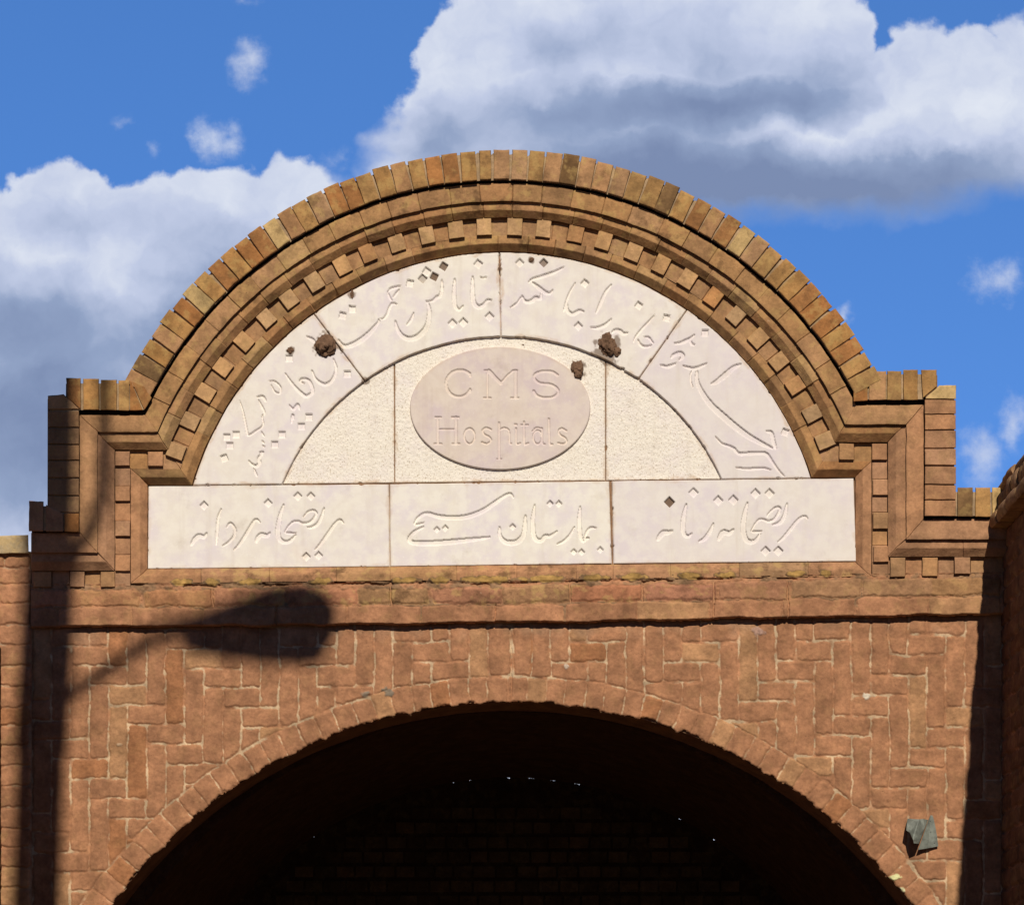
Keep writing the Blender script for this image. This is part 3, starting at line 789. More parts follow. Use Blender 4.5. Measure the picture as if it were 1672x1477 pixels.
A_, B_, C_, D_, E_, F_, G_, H_ = ((220,770),3.981), ((620,770),4.18), ((990,770),3.981), ((310,400),3.693), ((510,400),5.225), ((800,400),5.225), ((1040,500),4.923), ((640,540),4.644)
S = {
'A': [([(365,470),(385,430),(410,402),(435,403),(450,410),(468,392)],8), ([(562,235),(543,290),(535,380),(530,470)],5), ([(595,358),(622,325),(650,360),(648,400),(620,440),(568,478)],5),
      ([(815,325),(790,300),(765,325),(720,400),(680,460),(645,502)],6), ([(788,450),(800,415),(820,393),(845,397),(862,402),(880,388)],8),
      ([(968,208),(945,270),(930,360),(935,410),(960,437),(1000,440),(1030,420),(1045,403)],8), ([(972,388),(1050,392)],4),
      ([(975,385),(1000,345),(1030,318),(1060,312),(1090,325),(1130,320),(1160,300),(1180,262),(1165,243),(1130,250),(1095,290)],5),
      ([(1230,230),(1215,280),(1190,325),(1150,350),(1122,355)],6), ([(1358,330),(1333,303),(1300,330),(1250,400),(1210,455),(1172,502)],6)],
'B': [([(235,350),(260,305),(318,270),(400,288),(500,296),(600,286),(700,250),(780,200),(840,160),(890,140),(912,170)],8), ([(238,355),(305,340)],4),
      ([(298,368),(240,395),(205,435),(215,462),(300,468),(450,460),(600,448),(750,437)],9), ([(818,370),(820,420),(850,455),(900,465),(950,450),(985,400),(995,290)],9),
      ([(1058,220),(1045,320),(1050,410),(1070,445),(1105,450),(1130,425),(1165,425),(1210,400)],8), ([(1330,370),(1300,420),(1260,460),(1208,490)],5),
      ([(1368,230),(1362,330),(1370,420),(1388,463),(1410,450)],7), ([(1395,445),(1428,445)],5), ([(1400,440),(1415,400),(1440,372),(1480,378)],5)],
'C': [([(332,435),(350,400),(375,375),(405,378),(430,375)],9), ([(520,205),(505,270),(498,350),(510,395),(535,408),(555,395)],8), ([(697,330),(675,375),(640,420),(600,447)],7),
      ([(728,435),(745,395),(765,373),(800,382),(828,367)],9), ([(918,195),(900,260),(890,350),(905,415),(935,438),(975,430),(1000,395)],9), ([(940,380),(1010,380)],5),
      ([(945,375),(970,330),(1005,298),(1050,310),(1090,300),(1120,260),(1128,225),(1100,225),(1060,260),(1045,285)],5), ([(1175,200),(1160,270),(1130,315),(1080,338)],7),
      ([(1310,300),(1290,280),(1250,300),(1200,360),(1150,420),(1115,453)],6)],
'D': [([(575,770),(620,830),(680,888),(710,897),(740,870),(720,810),(680,797),(665,815),(690,830)],6), ([(475,818),(510,815),(545,850),(540,885),(510,875),(490,840)],4),
      ([(300,935),(320,1000),(340,1100),(352,1138),(395,1115),(440,1080),(435,1030),(445,1015)],4), ([(405,910),(440,905),(460,940)],5), ([(415,930),(445,990),(450,1020)],4),
      ([(600,960),(625,980),(650,952),(662,990)],5), ([(612,1070),(620,1015),(628,1050)],4), ([(430,1120),(450,1150)],3), ([(435,1175),(450,1190)],3), ([(440,1205),(452,1212)],3),
      ([(420,1245),(440,1240),(415,1275),(420,1300),(400,1322),(370,1310),(355,1295)],6), ([(385,1340),(405,1390)],4), ([(735,750),(760,800),(815,828),(860,800),(882,740),(865,680)],6), ([(705,545),(740,560),(770,600)],6)],
'E': [([(222,800),(260,838),(310,838),(400,795),(490,725),(560,650),(568,628)],9), ([(580,625),(610,615),(640,575),(660,520),(685,485),(722,500)],5), ([(648,390),(670,360),(720,345),(752,342)],5),
      ([(742,372),(710,410),(688,440)],4), ([(640,390),(655,430),(680,470)],4), ([(708,640),(725,700),(770,755),(825,775),(890,760),(950,710),(985,650),(998,560),(990,500),(975,470)],9),
      ([(865,570),(845,620),(805,675)],5), ([(985,472),(1030,460),(1060,430),(1090,415),(1105,370),(1105,290)],6), ([(1215,280),(1210,370),(1212,470),(1225,515),(1255,538),(1285,512)],7),
      ([(1368,262),(1366,375),(1372,450),(1390,490),(1425,507),(1465,490),(1495,458),(1528,462)],8), ([(1430,268),(1460,272),(1490,265)],3)],
'F': [([(630,182),(540,220),(450,250),(365,278),(330,312)],6), ([(355,305),(410,340),(470,385),(510,398),(535,378)],7), ([(440,400),(430,440),(390,432),(360,455),(320,468),(290,455),(275,425)],7),
      ([(268,435),(230,485),(170,530)],4), ([(730,315),(680,400),(650,480),(628,565)],4), ([(655,490),(660,540),(700,570),(740,555),(770,545),(800,560)],7), ([(1035,332),(990,385),(950,470),(905,575)],6),
      ([(1035,625),(985,665),(920,690),(860,695)],6), ([(1040,738),(1070,712),(1110,715),(1140,740),(1175,738)],7), ([(1405,590),(1340,660),(1280,725),(1240,780),(1225,825)],4),
      ([(1262,800),(1285,838),(1330,855),(1380,845)],5), ([(1312,778),(1350,775),(1375,805),(1398,835)],4)],
'G': [([(300,290),(350,280),(400,258),(430,245),(462,222)],6), ([(425,255),(440,290),(465,300)],5), ([(275,405),(300,375),(350,358),(370,385),(340,425)],7), ([(188,465),(250,468),(315,450)],6),
      ([(370,470),(430,482),(480,480),(560,452)],6), ([(480,490),(440,520),(430,580),(450,650)],3), ([(482,510),(485,590),(530,680),(600,770),(700,860),(800,945),(900,1020),(1000,1080),(1090,1130)],11),
      ([(835,455),(780,472),(720,520),(650,580),(598,615)],9), ([(1040,995),(1080,1000),(1095,1060),(1118,1140)],7),
      ([(632,1040),(680,1090),(740,1110),(780,1130),(820,1168),(900,1165),(1010,1162),(1050,1180),(1090,1240),(1140,1310),(1187,1362)],6), ([(795,1290),(900,1293),(1010,1288),(1080,1308)],5)]}
ell = lambda cx, cy, rx, ry: [(cx+rx*math.cos(t), cy+ry*math.sin(t)) for t in np.linspace(-.5, 2*math.pi-.5, 14)]
LAT = [([(590,325),(550,302),(500,299),(450,320),(415,370),(415,430),(450,480),(505,500),(560,485),(592,450)],4.6), ([(592,325),(592,345)],3), ([(592,440),(592,462)],3),
       ([(723,305),(723,507)],3), ([(700,300),(735,300)],2.6), ([(735,303),(780,350),(825,395)],6), ([(825,395),(870,345),(915,303)],3.2), ([(938,303),(938,507)],5), ([(915,300),(950,300)],2.6), ([(697,508),(748,508)],2.6), ([(902,508),(960,508)],2.6),
       ([(1255,335),(1215,310),(1150,305),(1090,325),(1080,360),(1120,395),(1200,405),(1245,430),(1262,465),(1225,500),(1160,508),(1100,490),(1075,455)],4.2),
       ([(345,657),(348,853)],4.2), ([(485,657),(485,853)],5.2), ([(352,746),(478,746)],3), ([(328,655),(372,655)],2.6), ([(455,655),(505,655)],3.6), ([(322,856),(375,856)],2.6), ([(458,856),(512,856)],2.6),
       (ell(588,797,40,58),3), ([(750,748),(715,735),(688,752),(698,782),(738,805),(750,832),(722,855),(682,845)],3.2),
       ([(812,697),(814,830),(813,968)],3.4), ([(797,970),(830,970)],2.4), ([(820,748),(850,735),(882,748),(890,790),(890,845),(904,856)],3), ([(940,740),(942,845),(958,858),(972,852)],3), ([(932,710),(944,710)],3.2),
       ([(1001,690),(1003,845),(1016,858),(1034,852)],3.2), ([(980,713),(1032,713)],2.4), ([(1138,740),(1095,735),(1068,760)],2.8), ([(1138,740),(1140,845),(1158,860)],3), (ell(1104,805,33,52),2.8),
       ([(1190,666),(1194,845),(1216,860)],3), ([(1322,758),(1288,740),(1264,758),(1275,788),(1308,808),(1325,836),(1300,858),(1260,850)],3.2)]
X_ = lambda o, x, y: (o[0][0]+x/o[1], o[0][1]+y/o[1])
def ds(o, lst, half, rot, drop):
    return [(*X_(o, q[0], q[1]+drop), half, q[2] if len(q) > 2 else rot, q[3] if len(q) > 3 else 0) for q in lst]
BX = {
'A': ds(A_, [(450,187),(867,172),(1060,127),(1145,127),(1115,520),(1195,513)], 5.2, 45, 30),
'B': ds(B_, [(390,370),(447,360),(908,350),(1162,192),(1222,192),(1325,520),(1378,522),(1505,507)], 4.1, 45, 24),
'C': ds(C_, [(568,100),(728,150),(826,148),(970,105),(1062,105),(1035,480),(1118,480)], 6.0, 45, 34)+ds(C_, [(411,195,45,.95)], 6.4, 45, 0),
'D': ds(D_, [(598,682),(950,775),(978,387),(920,425,10),(718,1037),(673,1093),(555,1142),(512,1200),(222,1157),(278,1140),(240,1208),(207,1283,-20)], 5.6, 0, 0),
'E': ds(E_, [(258,600,12),(340,545,5),(833,325,10),(975,225,35),(1040,268,25,.95),(940,285,40,.5),(1120,180,32,.9),(1415,160,38),(1195,665),(1288,658),(1512,607)], 5.7, 45, 0),
'F': ds(F_, [(255,150),(458,150,45,.8),(810,325,40),(755,690),(1270,515,35),(1508,620,10)], 5.4, 45, 0),
'G': ds(G_, [(548,212,2),(240,92,12),(1192,1010,20)], 5.6, 0, 0), 'M': []}
YB = lambda X: 793-.0113*(X-242)
def side(X, Y, p, q):          # signed distance to a line, positive to its right
    nx, ny = q[1]-p[1], -(q[0]-p[0]); l = math.hypot(nx, ny); s = ((X-p[0])*nx+(Y-p[1])*ny)/l
    return s if (nx > 0) else -s
J1 = ((515,515),(592,617)); J2 = ((815,410),(818,547)); J3 = ((1122,505),(1047,612))
RR = lambda X, Y: np.hypot(X-CX, Y-CY)+fbm2(X, Y, 30, 3, 8)*.8
shapes = {
'A': lambda X, Y: poly_sdf(X, Y, [(242,793.2),(634.6,789.8),(636,924.8),(241,928.6)]),
'B': lambda X, Y: poly_sdf(X, Y, [(636.4,789.6),(994.5,784.8),(999,920),(637.4,924.7)]),
'C': lambda X, Y: poly_sdf(X, Y, [(999.5,784.5),(1394.2,780.2),(1398.4,916.2),(1002,920)]),
'D': lambda X, Y: np.maximum.reduce([RR(X,Y)-527, 390-RR(X,Y), side(X,Y,*J1)+.5, Y-YB(X)+.5]),
'E': lambda X, Y: np.maximum.reduce([RR(X,Y)-527, 390-RR(X,Y), -side(X,Y,*J1)+.5, side(X,Y,*J2)+.5]),
'F': lambda X, Y: np.maximum.reduce([RR(X,Y)-527, 390-RR(X,Y), -side(X,Y,*J2)+.5, side(X,Y,*J3)+.5]),
'G': lambda X, Y: np.maximum.reduce([RR(X,Y)-528, 390-RR(X,Y), -side(X,Y,*J3)+.5, Y-YB(X)+.5]),
'L': lambda X, Y: np.maximum.reduce([RR(X,Y)-389.5, X-644.2+.004*(YB(X)-Y), Y-YB(X)+.5]),
'M': lambda X, Y: np.maximum.reduce([RR(X,Y)-389.5, 644.6-X, X-988.6, Y-YB(X)+.5]),
'R': lambda X, Y: np.maximum.reduce([RR(X,Y)-389.5, 989.4-X, Y-YB(X)+.5])}
crops = {'A': A_, 'B': B_, 'C': C_, 'D': D_, 'E': E_, 'F': F_, 'G': G_}
NESTS = [(532,566,17),(993,566,18),(942,602,12),(474,572,6),(575,481,6),(868,425,4.5),(816,439,3.5),(596,622,5),(990,590,8)]
def slab(key, name, bbox, y, mat, label):
    def fn(X, Y):
        sd = shapes[key](X, Y); cut = np.zeros(X.shape); mud = np.zeros(X.shape)
        if key in crops: carve(X, Y, cut, S[key], .0052, *crops[key])
        for (x, y_, hf, rt, fl) in BX.get(key, []):
            box_cut(X, Y, cut, mud, x, y_, hf, rt, .0062, fl)
        for (nx_, ny_, nr) in NESTS:
            d = np.hypot(X-nx_, Y-ny_)/nr+fbm2(X, Y, 9, 3, 66)*.9
            mud = np.maximum(mud, .75*sst(1.35, .9, d))
        h = -cut+fbm2(X, Y, 60, 3, 31)*.0005
        if key in 'LMR':
            h = h+fbm2(X, Y, 3.4, 2, 33)*.0011
        chip = fbm2(X, Y, 10, 3, 50)*2.0
        h = h-.014*sst(-.7, .7, sd+np.maximum(chip-.7, 0)*3)
        keep = sd < 1.4
        rim = sst(-5, -.5, sd+fbm2(X, Y, 25, 3, 9)*6)*.5
        if key in 'ABC': rim = rim*.6
        return h, keep, {'mud': mud, 'rim': rim, '_cut': cut > .002, 'tone': np.full(X.shape, {'A': .12, 'B': 0, 'C': .38, 'D': .22, 'E': .08, 'F': .2, 'G': .6}.get(key, 0))}
    o = field(name, *bbox, .95, fn, y, mat, gate, smooth=None); tag(o, label); return o
slab('A', 'inscribed_stone', (238,640,786,933), 0, ST, 'left rectangular cream stone of the bottom row carved with Persian script')
slab('B', 'inscribed_stone', (632,1004,781,929), 0, ST, 'middle rectangular cream stone of the bottom row with a long sweeping Persian stroke')
slab('C', 'inscribed_stone', (996,1402,776,924), 0, ST, 'right rectangular cream stone of the bottom row with one dark filled diamond dot')
slab('D', 'inscribed_stone', (308,598,508,797), 0, ST, 'curved cream stone at the left foot of the inscribed arc')
slab('E', 'inscribed_stone', (508,824,405,624), 0, ST, 'curved cream stone left of the crown joint in the inscribed arc')
slab('F', 'inscribed_stone', (809,1130,405,618), 0, ST, 'curved cream stone right of the crown joint in the inscribed arc')
slab('G', 'inscribed_stone', (1040,1336,498,789), 0, ST, 'curved cream stone at the right foot of the inscribed arc')
slab('L', 'field_stone', (458,648,590,794), .009, STP, 'pitted plain quarter stone left of the oval')
mid_stone = slab('M', 'field_stone', (640,993,543,794), .009, STP, 'pitted cream stone carrying the raised oval')
slab('R', 'field_stone', (984,1182,590,790), .009, STP, 'pitted plain quarter stone right of the oval')
OV = (816.6, 666.0, 147.3, 100.5)
def oval(X, Y):
    u = (X-OV[0])/OV[2]; v = (Y-OV[1])/OV[3]; r = np.hypot(u, v); sd = (r-1)*np.minimum(OV[2], OV[3])*1.2
    cut = np.zeros(X.shape); carve(X, Y, cut, LAT, .0038, *H_, under=False)
    h = -cut-.010*sst(-1.0, .8, sd)
    return h, sd < 1.2, {'mud': np.zeros(X.shape), 'rim': sst(-8, 0, sd)*.3*(v < -.3), '_cut': cut > .0015}
med = field('oval_medallion', 664, 969, 560, 771, .9, oval, .0012, OVM, mid_stone, smooth=None)
tag(med, 'raised cream oval carved CMS Hospitals')

# ------------------------------------------------------------------ passage behind the arch
IA_Y, IA_R, LV, YR_ = 1890.0, 728.0, 1.42, .14
IH = math.sqrt(IA_R**2-(IA_Y-SPR)**2)
def arch_pts(cy, r, half, spr, n=72):
    a = math.asin(half/r); P = [(AX-half, GY)]
    P += [(AX+r*math.sin(t), cy-r*math.cos(t)) for t in np.linspace(-a, a, n)]
    P += [(AX+half, GY)]; return P
def xz(p): q = U(p[0], p[1], 0); return q[0], q[2]
mb = MB()
o_ = [xz(p) for p in arch_pts(AY, AR-.5, HALF, SPR)]; i_ = [(float(U(*p, YR_)[0]), max(0.0, float(U(*p, YR_)[2]))) for p in arch_pts(IA_Y, IA_R, IH, SPR)]
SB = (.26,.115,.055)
ys = [0.003,.02,.04,.06,.08,.11,YR_]
mb.rings([[(x, y, z) for x, z in o_] for y in ys], SB, .2, closed=False, caps=False)
mb.build('arch_soffit', BR, gate, 40, .0022)
mb = MB()
mb.rings([[(x, YR_, z) for x, z in o_], [(x, YR_, z) for x, z in i_]], SB, .1, closed=False, caps=False)
mb.rings([[(x, y, z) for x, z in i_] for y in np.linspace(YR_, LV, 24)], SB, .1, closed=False, caps=False)
i2 = [(x*1.22, 1.6+(z-1.6)*1.16 if z > 1.6 else z) for x, z in i_]
mb.rings([[(x, y, z) for x, z in i2] for y in (.31, LV)], SB, .1, closed=False, caps=False)
mb.rings([[(x, LV, z) for x, z in i_], [(x, LV, z) for x, z in i2]], SB, .1, closed=False, caps=False)
mb.build('vault', SHADE_BR, gate, 40, .003)
# blocking wall of loose brick at the far end, with slits of daylight under the vault
mb = MB()
s_ = D/(D+LV); th = .03
kq = (D+YR_)/D; ccx, ccy = (AX-HX)*PX*kq, EYE+(HY-IA_Y)*PX*kq; rr = IA_R*PX*kq
chink = [(a, w_) for a, w_ in [(-.4,1.0),(3.1,.7),(6.6,1.3),(10.6,1.2),(-9.2,.3),(-6.4,.5),(27.6,.7),(33.8,.7),(45.2,.3),(49.6,.5),(-32.8,.9)]]
ap = []
for i in range(0, 1441):
    a = -78+156*i/1440
    k = max([0]+[max(0, 1-((a-c)/w_)**2) for c, w_ in chink])
    r = rr+.02-(.0224*(k**.3) if k > 0 else 0)+(.0025*math.sin(a*13.0)*math.sin(a*5.1) if k > 0 else 0)
    ap.append((ccx+r*math.sin(R_(a)), ccy+r*math.cos(R_(a))))
v = []; f = []
for x, z in ap: v += [(x, LV-.004, z), (x, LV+th, z+.006), (x, LV-.004, ccy-.3), (x, LV+th, ccy-.3)]
for i in range(len(ap)-1):
    b = i*4; f += [(b, b+4, b+6, b+2), (b, b+1, b+5, b+4), (b+1, b+3, b+7, b+5)]
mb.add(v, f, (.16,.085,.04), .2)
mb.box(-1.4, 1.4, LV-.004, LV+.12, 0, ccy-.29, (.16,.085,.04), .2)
# brick faces standing proud of the mortar
bp = .075; hgt = .046; row = 0; z = ccy-.1
while z < ccy+rr-.05:
    x = -1.3+(row % 2)*bp/2
    while x < 1.3:
        wv = bp*random.uniform(.85, 1.1)
        if math.hypot(x+wv/2-ccx, z+hgt/2-ccy) < rr-.075:
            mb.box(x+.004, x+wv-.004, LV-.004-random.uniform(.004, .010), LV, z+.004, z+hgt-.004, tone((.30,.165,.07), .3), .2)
        x += wv
    z += hgt+.006; row += 1
mb.build('blocking_wall', SHADE_BR, gate, None, .002)

# ------------------------------------------------------------------ flanking wall at the far left (lower, with one cap course)
fl = empty('flank_wall', (-1.5, 0, 0)); tag(fl, 'low coursed brick wall with a pale rounded cap at the far left of the gateway', 'wall')
FLX = [-60, 51]
def flank(X, Y):
    W = Wall(X, Y, 71, .005, 2.0)
    y = 903; i = 0
    for y1 in (926, 953, 985, 1021, 1053, 1087, 1121, 1154, 1184, 1216, 1249, 1283, 1318, 1352, 1383, 1416, 1448, 1480, 1512):
        xs_ = [-62, 9, 50] if i == 0 else ([-62, 50] if i % 2 else [-62, -2, 50])
        for a, b in zip(xs_[:-1], xs_[1:]): W.rect(a+1.5, b-1.2, y+1.5, y1-1.5, brk(.12), 5, None, age=.4)
        y = y1; i += 1
    h, Cc = W.finish((.33,.215,.13))
    return h-.006*sst(48.5, 51, X), X < 52, {'Col': Cc, 'age': np.full(X.shape, .35)}
lo = fl.location
o = field('brick_face', -60, 51, 900, 1500, 1.3, flank, -.012, BR, None); o.parent = fl; o.matrix_parent_inverse.identity(); o.location = -Vector(lo)
mb = MB()
x0, x1 = (-60-HX)*PX, (50.5-HX)*PX
z0 = EYE+(HY-902)*PX; zt = EYE+(HY-1498)*PX
mb.box(x0, x1, -.009, .25, zt-.01, z0, (.25,.14,.08)); mb.box(x0, x1, -.007, .25, 0, zt-.01, (.3,.15,.08))
o = mb.build('wall_core', BR, fl, None, .001, loc=tuple(-Vector(lo)))
mb = MB(); quad_brick(mb, [(-60,877),(46,873),(47,903),(-60,904)], -.030, .2, (.40,.30,.17), .9, 3, 8)
mb.build('cap_course', BR, fl, 35, .0015, loc=tuple(-Vector(lo)))

# ------------------------------------------------------------------ side walls running towards the street
def side_wall(name, label, xf, sgn, ztop, ylen, coping):
    root = empty(name, (xf, 0, 0)); tag(root, label, 'wall')
    x_out = xf+sgn*.35
    def conv(X, Y, h):            # X = distance from the gate in units, Y = drawing height
        return np.stack([-(sgn*(h-.002)), -X*PX, EYE+(HY-Y)*PX], -1)
    ytop = HY-(ztop-EYE)/PX
    def fn(X, Y):
        W = Wall(X, Y, 91, .006, 2.2); y = ytop; i = 0
        while y < ytop+620:
            x = -60+(i % 2)*55
            while x < X.max()+20:
                W.rect(x+1.5, x+113, y+1.8, y+28, tuple(q*.5 for q in brk(.15)), 5, None, age=.3); x += 116  # brick colour halved, mortar below darkened too: shade painted into the side walls
            y += 30.5; i += 1
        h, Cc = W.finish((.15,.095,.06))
        return h, np.ones(X.shape, bool), {'Col': Cc, 'age': np.full(X.shape, .4)}
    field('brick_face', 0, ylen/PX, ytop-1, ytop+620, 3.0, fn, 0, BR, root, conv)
    mb = MB()
    a, b = sorted((sgn*.002, sgn*.35))
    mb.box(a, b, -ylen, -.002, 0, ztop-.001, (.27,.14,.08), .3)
    mb.build('wall_core', BR, root, None, .0)
    if coping:
        mb = MB(); rnd = random.Random(4)
        def lump(y0, y1, xa, xb, za, zb, tilt, col):
            ring = []
            n = 7
            for i in range(n+1):
                t = i/n; yv = y0+(y1-y0)*t; e = .0035 if i in (0, n) else (.0008 if i in (1, n-1) else 0)
                dz = tilt*(t-.5)
                q = [(xa+.006+e, za+e+.001), (xa+.001+e, za+.008+e), (xa+e, (za+zb)/2), (xa+.002+e, zb-.010-e), (xa+.010+e, zb-e), (xb, zb-e+.004), (xb, za+e)]
                ring.append([(x, yv, z+dz) for x, z in q])
            mb.rings(ring, col, .8)
        y = -.012
        while y > -ylen:      # corbelled header course
            wv = rnd.uniform(.10, .115); lump(y, y-wv+.005, -.048*1+rnd.uniform(-.004,.004), .34, 0.0, .046+rnd.uniform(-.003,.002), rnd.uniform(-.004,.004), tone((.25,.14,.07), .15)); y -= wv
        y = -.012
        while y > -ylen:      # bricks on edge above it
            wv = rnd.uniform(.050, .058); lump(y, y-wv+.005, -.034+rnd.uniform(-.006,.006), .30, .050, .10+rnd.uniform(-.006,.006), rnd.uniform(-.006,.006), tone((.24,.14,.075), .2)); y -= wv
        y = -.012
        while y > -ylen:
            wv = rnd.uniform(.10, .115); lump(y, y-wv+.006, -.028+rnd.uniform(-.006,.006), .27, .101, .138+rnd.uniform(-.006,.004), rnd.uniform(-.006,.006), tone((.24,.14,.075), .2)); y -= wv
        mb.build('coping', BR, root, 45, .003, loc=(0, 0, ztop))
    return root
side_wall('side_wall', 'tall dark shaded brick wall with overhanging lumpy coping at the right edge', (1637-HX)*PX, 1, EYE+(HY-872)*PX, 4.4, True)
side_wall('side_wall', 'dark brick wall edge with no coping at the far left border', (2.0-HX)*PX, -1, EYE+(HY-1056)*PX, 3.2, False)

# ------------------------------------------------------------------ mud nests stuck to the stones
def nest(px, py, rx, ry, y, seed, label, lobes=3):
    rnd = random.Random(seed); V = []; Fc = []
    c = U(px, py, y)
    nu, nv = 40, 20
    dirs = [(rnd.uniform(-.5,.5), rnd.uniform(-.6,.6), rnd.uniform(.45,.75)) for _ in range(lobes)]
    for i in range(nv+1):
        for j in range(nu):
            t = math.pi*i/nv*.5; p = 2*math.pi*j/nu          # dome: pole towards the street
            dx, dz, dy = math.sin(t)*math.cos(p), math.sin(t)*math.sin(p), math.cos(t)
            r = 1+.34*float(vn(dx*1.7+seed, dz*1.7, dy*1.7, seed))*2+.18*float(vn(dx*5+seed, dz*5, dy*5, seed))*2+.12*float(vn(dx*11, dz*11, dy*11, seed))*2
            V.append((dx*rx*PX*r, -dy*min(rx, ry)*PX*.62*r+.002, dz*ry*PX*r))
    for i in range(nv):
        for j in range(nu): k = (j+1) % nu; Fc.append((i*nu+j, i*nu+k, (i+1)*nu+k, (i+1)*nu+j))
    o = mesh_obj('mud_nest', V, Fc, MUD, None, None, 180, tuple(c))
    return tag(o, label, 'mud nest', 'mud nests stuck on the stones')
nest(531, 565, 16, 17, 0, 3, 'round brown mud nest straddling the left joint of the inscribed arc')
nest(991, 562, 14.5, 19, 0, 8, 'largest oval brown mud nest overlapping the dark inner arc line on the right')
nest(1007, 574, 7, 8.5, 0, 21, 'small mud lump attached to the right side of the largest nest')
nest(942, 602, 10.5, 14.5, .003, 12, 'tilted oval mud nest on the upper right rim of the oval')
nest(474, 572, 6, 5.5, 0, 15, 'tiny mud nest above a carved square on the left curved stone')
nest(575, 481, 4.2, 8, 0, 17, 'tiny upright mud dab near the moulding at upper left of the arc')
nest(868, 425, 4.6, 4.4, 0, 19, 'small mud dab between two carved diamonds right of the crown joint')
nest(816, 439, 3.4, 3.4, 0, 23, 'tiny round mud dab on the vertical crown joint')
nest(854, 563, 2.8, 3.0, .009, 27, 'pinhead mud dab on the pitted stone just above the oval')

# ------------------------------------------------------------------ bent tin plate on the spandrel
tb = empty('tin_bracket', tuple(U(1507, 1362, 0))); tag(tb, 'bent grey tin bracket with a torn flap nailed to the brick near the right edge', 'bracket')
org = Vector(tuple(U(1507, 1362, 0)))
def plate(name, pts, th, extra=None):
    """pts: (zoomed x, zoomed y, depth)"""
    P = [Vector(tuple(U(1430+x/9.835, 1300+y/9.835, d)))-org for x, y, d in pts]
    v = [tuple(p) for p in P]+[(p[0], p[1]+th, p[2]) for p in P]; n = len(P)
    f = [tuple(range(n))[::-1], tuple(range(n, 2*n))]+[(i, (i+1) % n, n+(i+1) % n, n+i) for i in range(n)]
    o = mesh_obj(name, v, f, TIN, tb); return o
plate('torn_flap', [(512,350,-.012),(560,352,-.016),(640,360,-.02),(700,362,-.022),(760,355,-.02),(838,372,-.012),(790,500,-.022),(740,630,-.030),(690,755,-.040),(655,750,-.046),(612,748,-.050),(602,700,-.05),(575,640,-.05),(545,575,-.046),(490,540,-.044),(497,430,-.028)][::1], .0012)
bplate = plate('backing_plate', [(880,296,-.010),(912,300,-.010),(935,380,-.010),(955,470,-.010),(985,640,-.010),(1003,795,-.010),(840,825,-.013),(680,852,-.020),(735,700,-.018),(790,540,-.015),(845,380,-.012)], .004)
for x, y in ((882,568), (873,395), (940,745)):
    mb = MB(); p = Vector(tuple(U(1430+x/9.835, 1300+y/9.835, -.0105)))-org
    mb.rings([[(p[0]+r*math.cos(t), p[1]-d, p[2]+r*math.sin(t)) for t in np.linspace(0, 2*math.pi, 10, endpoint=False)] for r, d in ((.0012, 0), (.0012, .001), (.0006, .0016))], (.03,.03,.03))
    mb.build('nail', SHADE_BR, bplate)

# ------------------------------------------------------------------ street lamp out of shot, whose shadow falls on the gate
TN = math.tan(R_(ELEV)); YP = -3.85
def lampxy(px, py, y=YP):       # point at depth y whose shadow lands on drawing point (px, py)
    q = U(px, py, 0); return (q[0]+AZ*(-y), y, q[2]+TN*(-y))
lp = empty('street_lamp', (lampxy(62, 1450)[0], YP, 0)); tag(lp, 'grey steel street lamp post whose soft shadow crosses the left of the gateway', 'street lamp')
def tube(mb, pts, rad, n=20, col=(.3,.3,.3)):
    rings = []
    P = [Vector(p) for p in pts]
    for i, p in enumerate(P):
        d = (P[min(i+1, len(P)-1)]-P[max(i-1, 0)]).normalized(); u = d.cross(Vector((0, 1, 0))).normalized(); w_ = d.cross(u)
        r = rad[i] if isinstance(rad, (list, tuple)) else rad
        rings.append([p+u*r*math.cos(t)+w_*r*math.sin(t) for t in np.linspace(0, 2*math.pi, n, endpoint=False)])
    mb.rings(rings, col)
bl = lp.location.copy()
def L_(p): return tuple(Vector(p)-bl)
mb = MB()
pts = [(lampxy(62,1450)[0]-.04*0, YP, 0)]+[lampxy(px, py) for px, py in ((60,1477),(67,1225))]
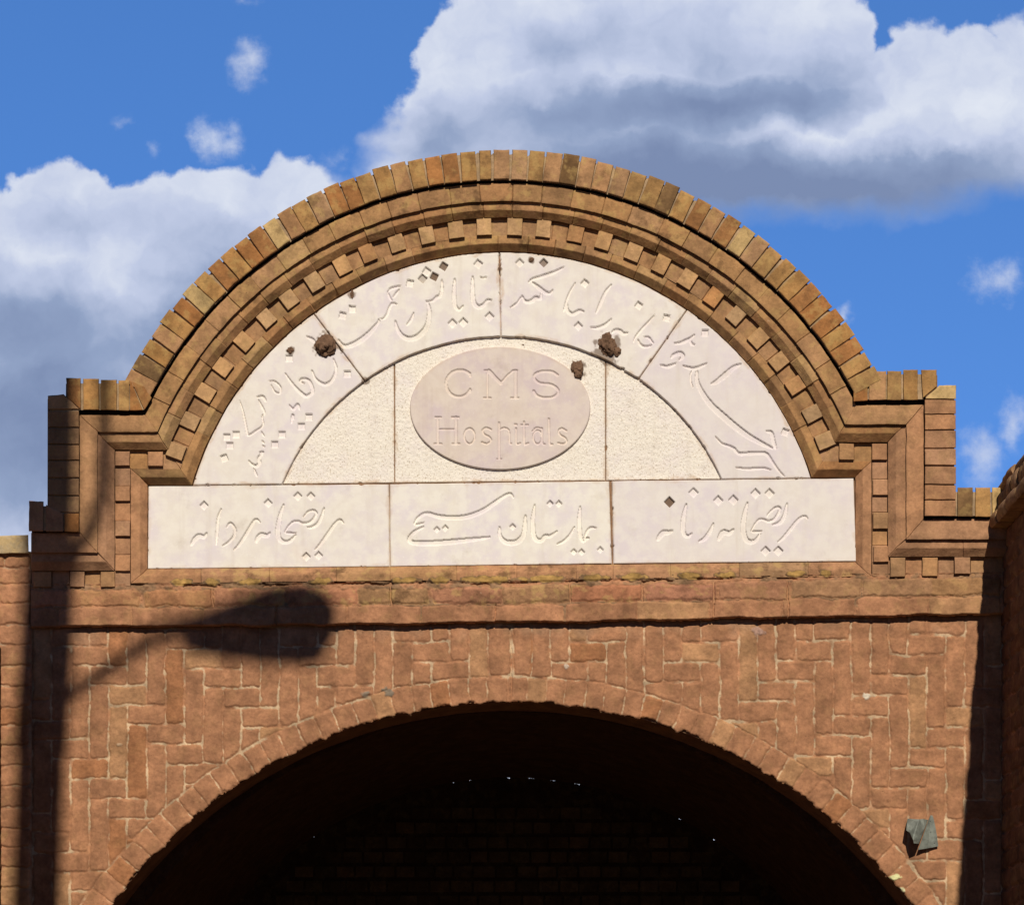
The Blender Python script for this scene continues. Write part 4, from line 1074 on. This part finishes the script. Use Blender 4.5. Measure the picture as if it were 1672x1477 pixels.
base = lampxy(44, 1900); pts[0] = (lampxy(60,1477)[0]-.02, YP, 0)
tube(mb, [L_(p) for p in pts], [.075, .070, .070]); mb.build('pole', POLE, lp, 40)
mb = MB(); tube(mb, [L_(lampxy(px, py)) for px, py in ((67,1226),(67.2,1222),(80,1000),(86,800),(90,560),(92,400))], [.07,.0765,.0765,.0755,.075,.075]); mb.build('upper_sleeve', POLE, lp, 40)
mb = MB(); tube(mb, [L_(lampxy(px, py)) for px, py in ((105,1140),(150,1110),(205,1072),(248,1043),(300,1030),(350,1020))], [.018,.018,.018,.018,.019,.022]); mb.build('arm', POLE, lp, 40)
mb = MB(); tube(mb, [L_(lampxy(px, py)) for px, py in ((178,430),(177,600),(175,760),(172,835),(158,885),(120,950))], .019); mb.build('shadow_pipe', POLE, lp, 40)  # pipe added to cast the patchy shadow over the left shoulder
# lamp head: a hood seen from below, traced by its shadow
hp = [(297,1022),(345,1004),(405,982),(450,966),(498,961),(530,974),(546,996),(551,1016),(545,1044),(520,1084),(490,1086),(440,1084),(380,1077),(330,1069),(298,1060)]
mb = MB(); c = np.array(lampxy(430, 1022)); rings = []
for k, yo in ((.7, -.016), (.95, -.010), (1, -.004), (1, .004), (.95, .010), (.6, .016)):
    rings.append([tuple(np.array((c[0]+(lampxy(px, py)[0]-c[0])*k, YP+yo, c[2]+(lampxy(px, py)[2]-c[2])*k))-np.array(bl)) for px, py in hp])
mb.rings(rings, (.3,.3,.3)); mb.build('lamp_head', POLE, lp, 40)

# ------------------------------------------------------------------ ground
def grid_ground():
    V = []; Fc = []; xs_ = [-300,-60,-20,-8,-4,-2,0,2,4,8,20,60,300]; ys_ = [-300,-60,-20,-12,-6,-3,0,3,6,12,20,60,300]
    for y in ys_:
        for x in xs_: V.append((x, y, 0))
    n = len(xs_)
    for j in range(len(ys_)-1):
        for i in range(n-1): Fc.append((j*n+i, j*n+i+1, (j+1)*n+i+1, (j+1)*n+i))
    o = mesh_obj('ground', V, Fc, DIRT); tag(o, kind='structure')
grid_ground()
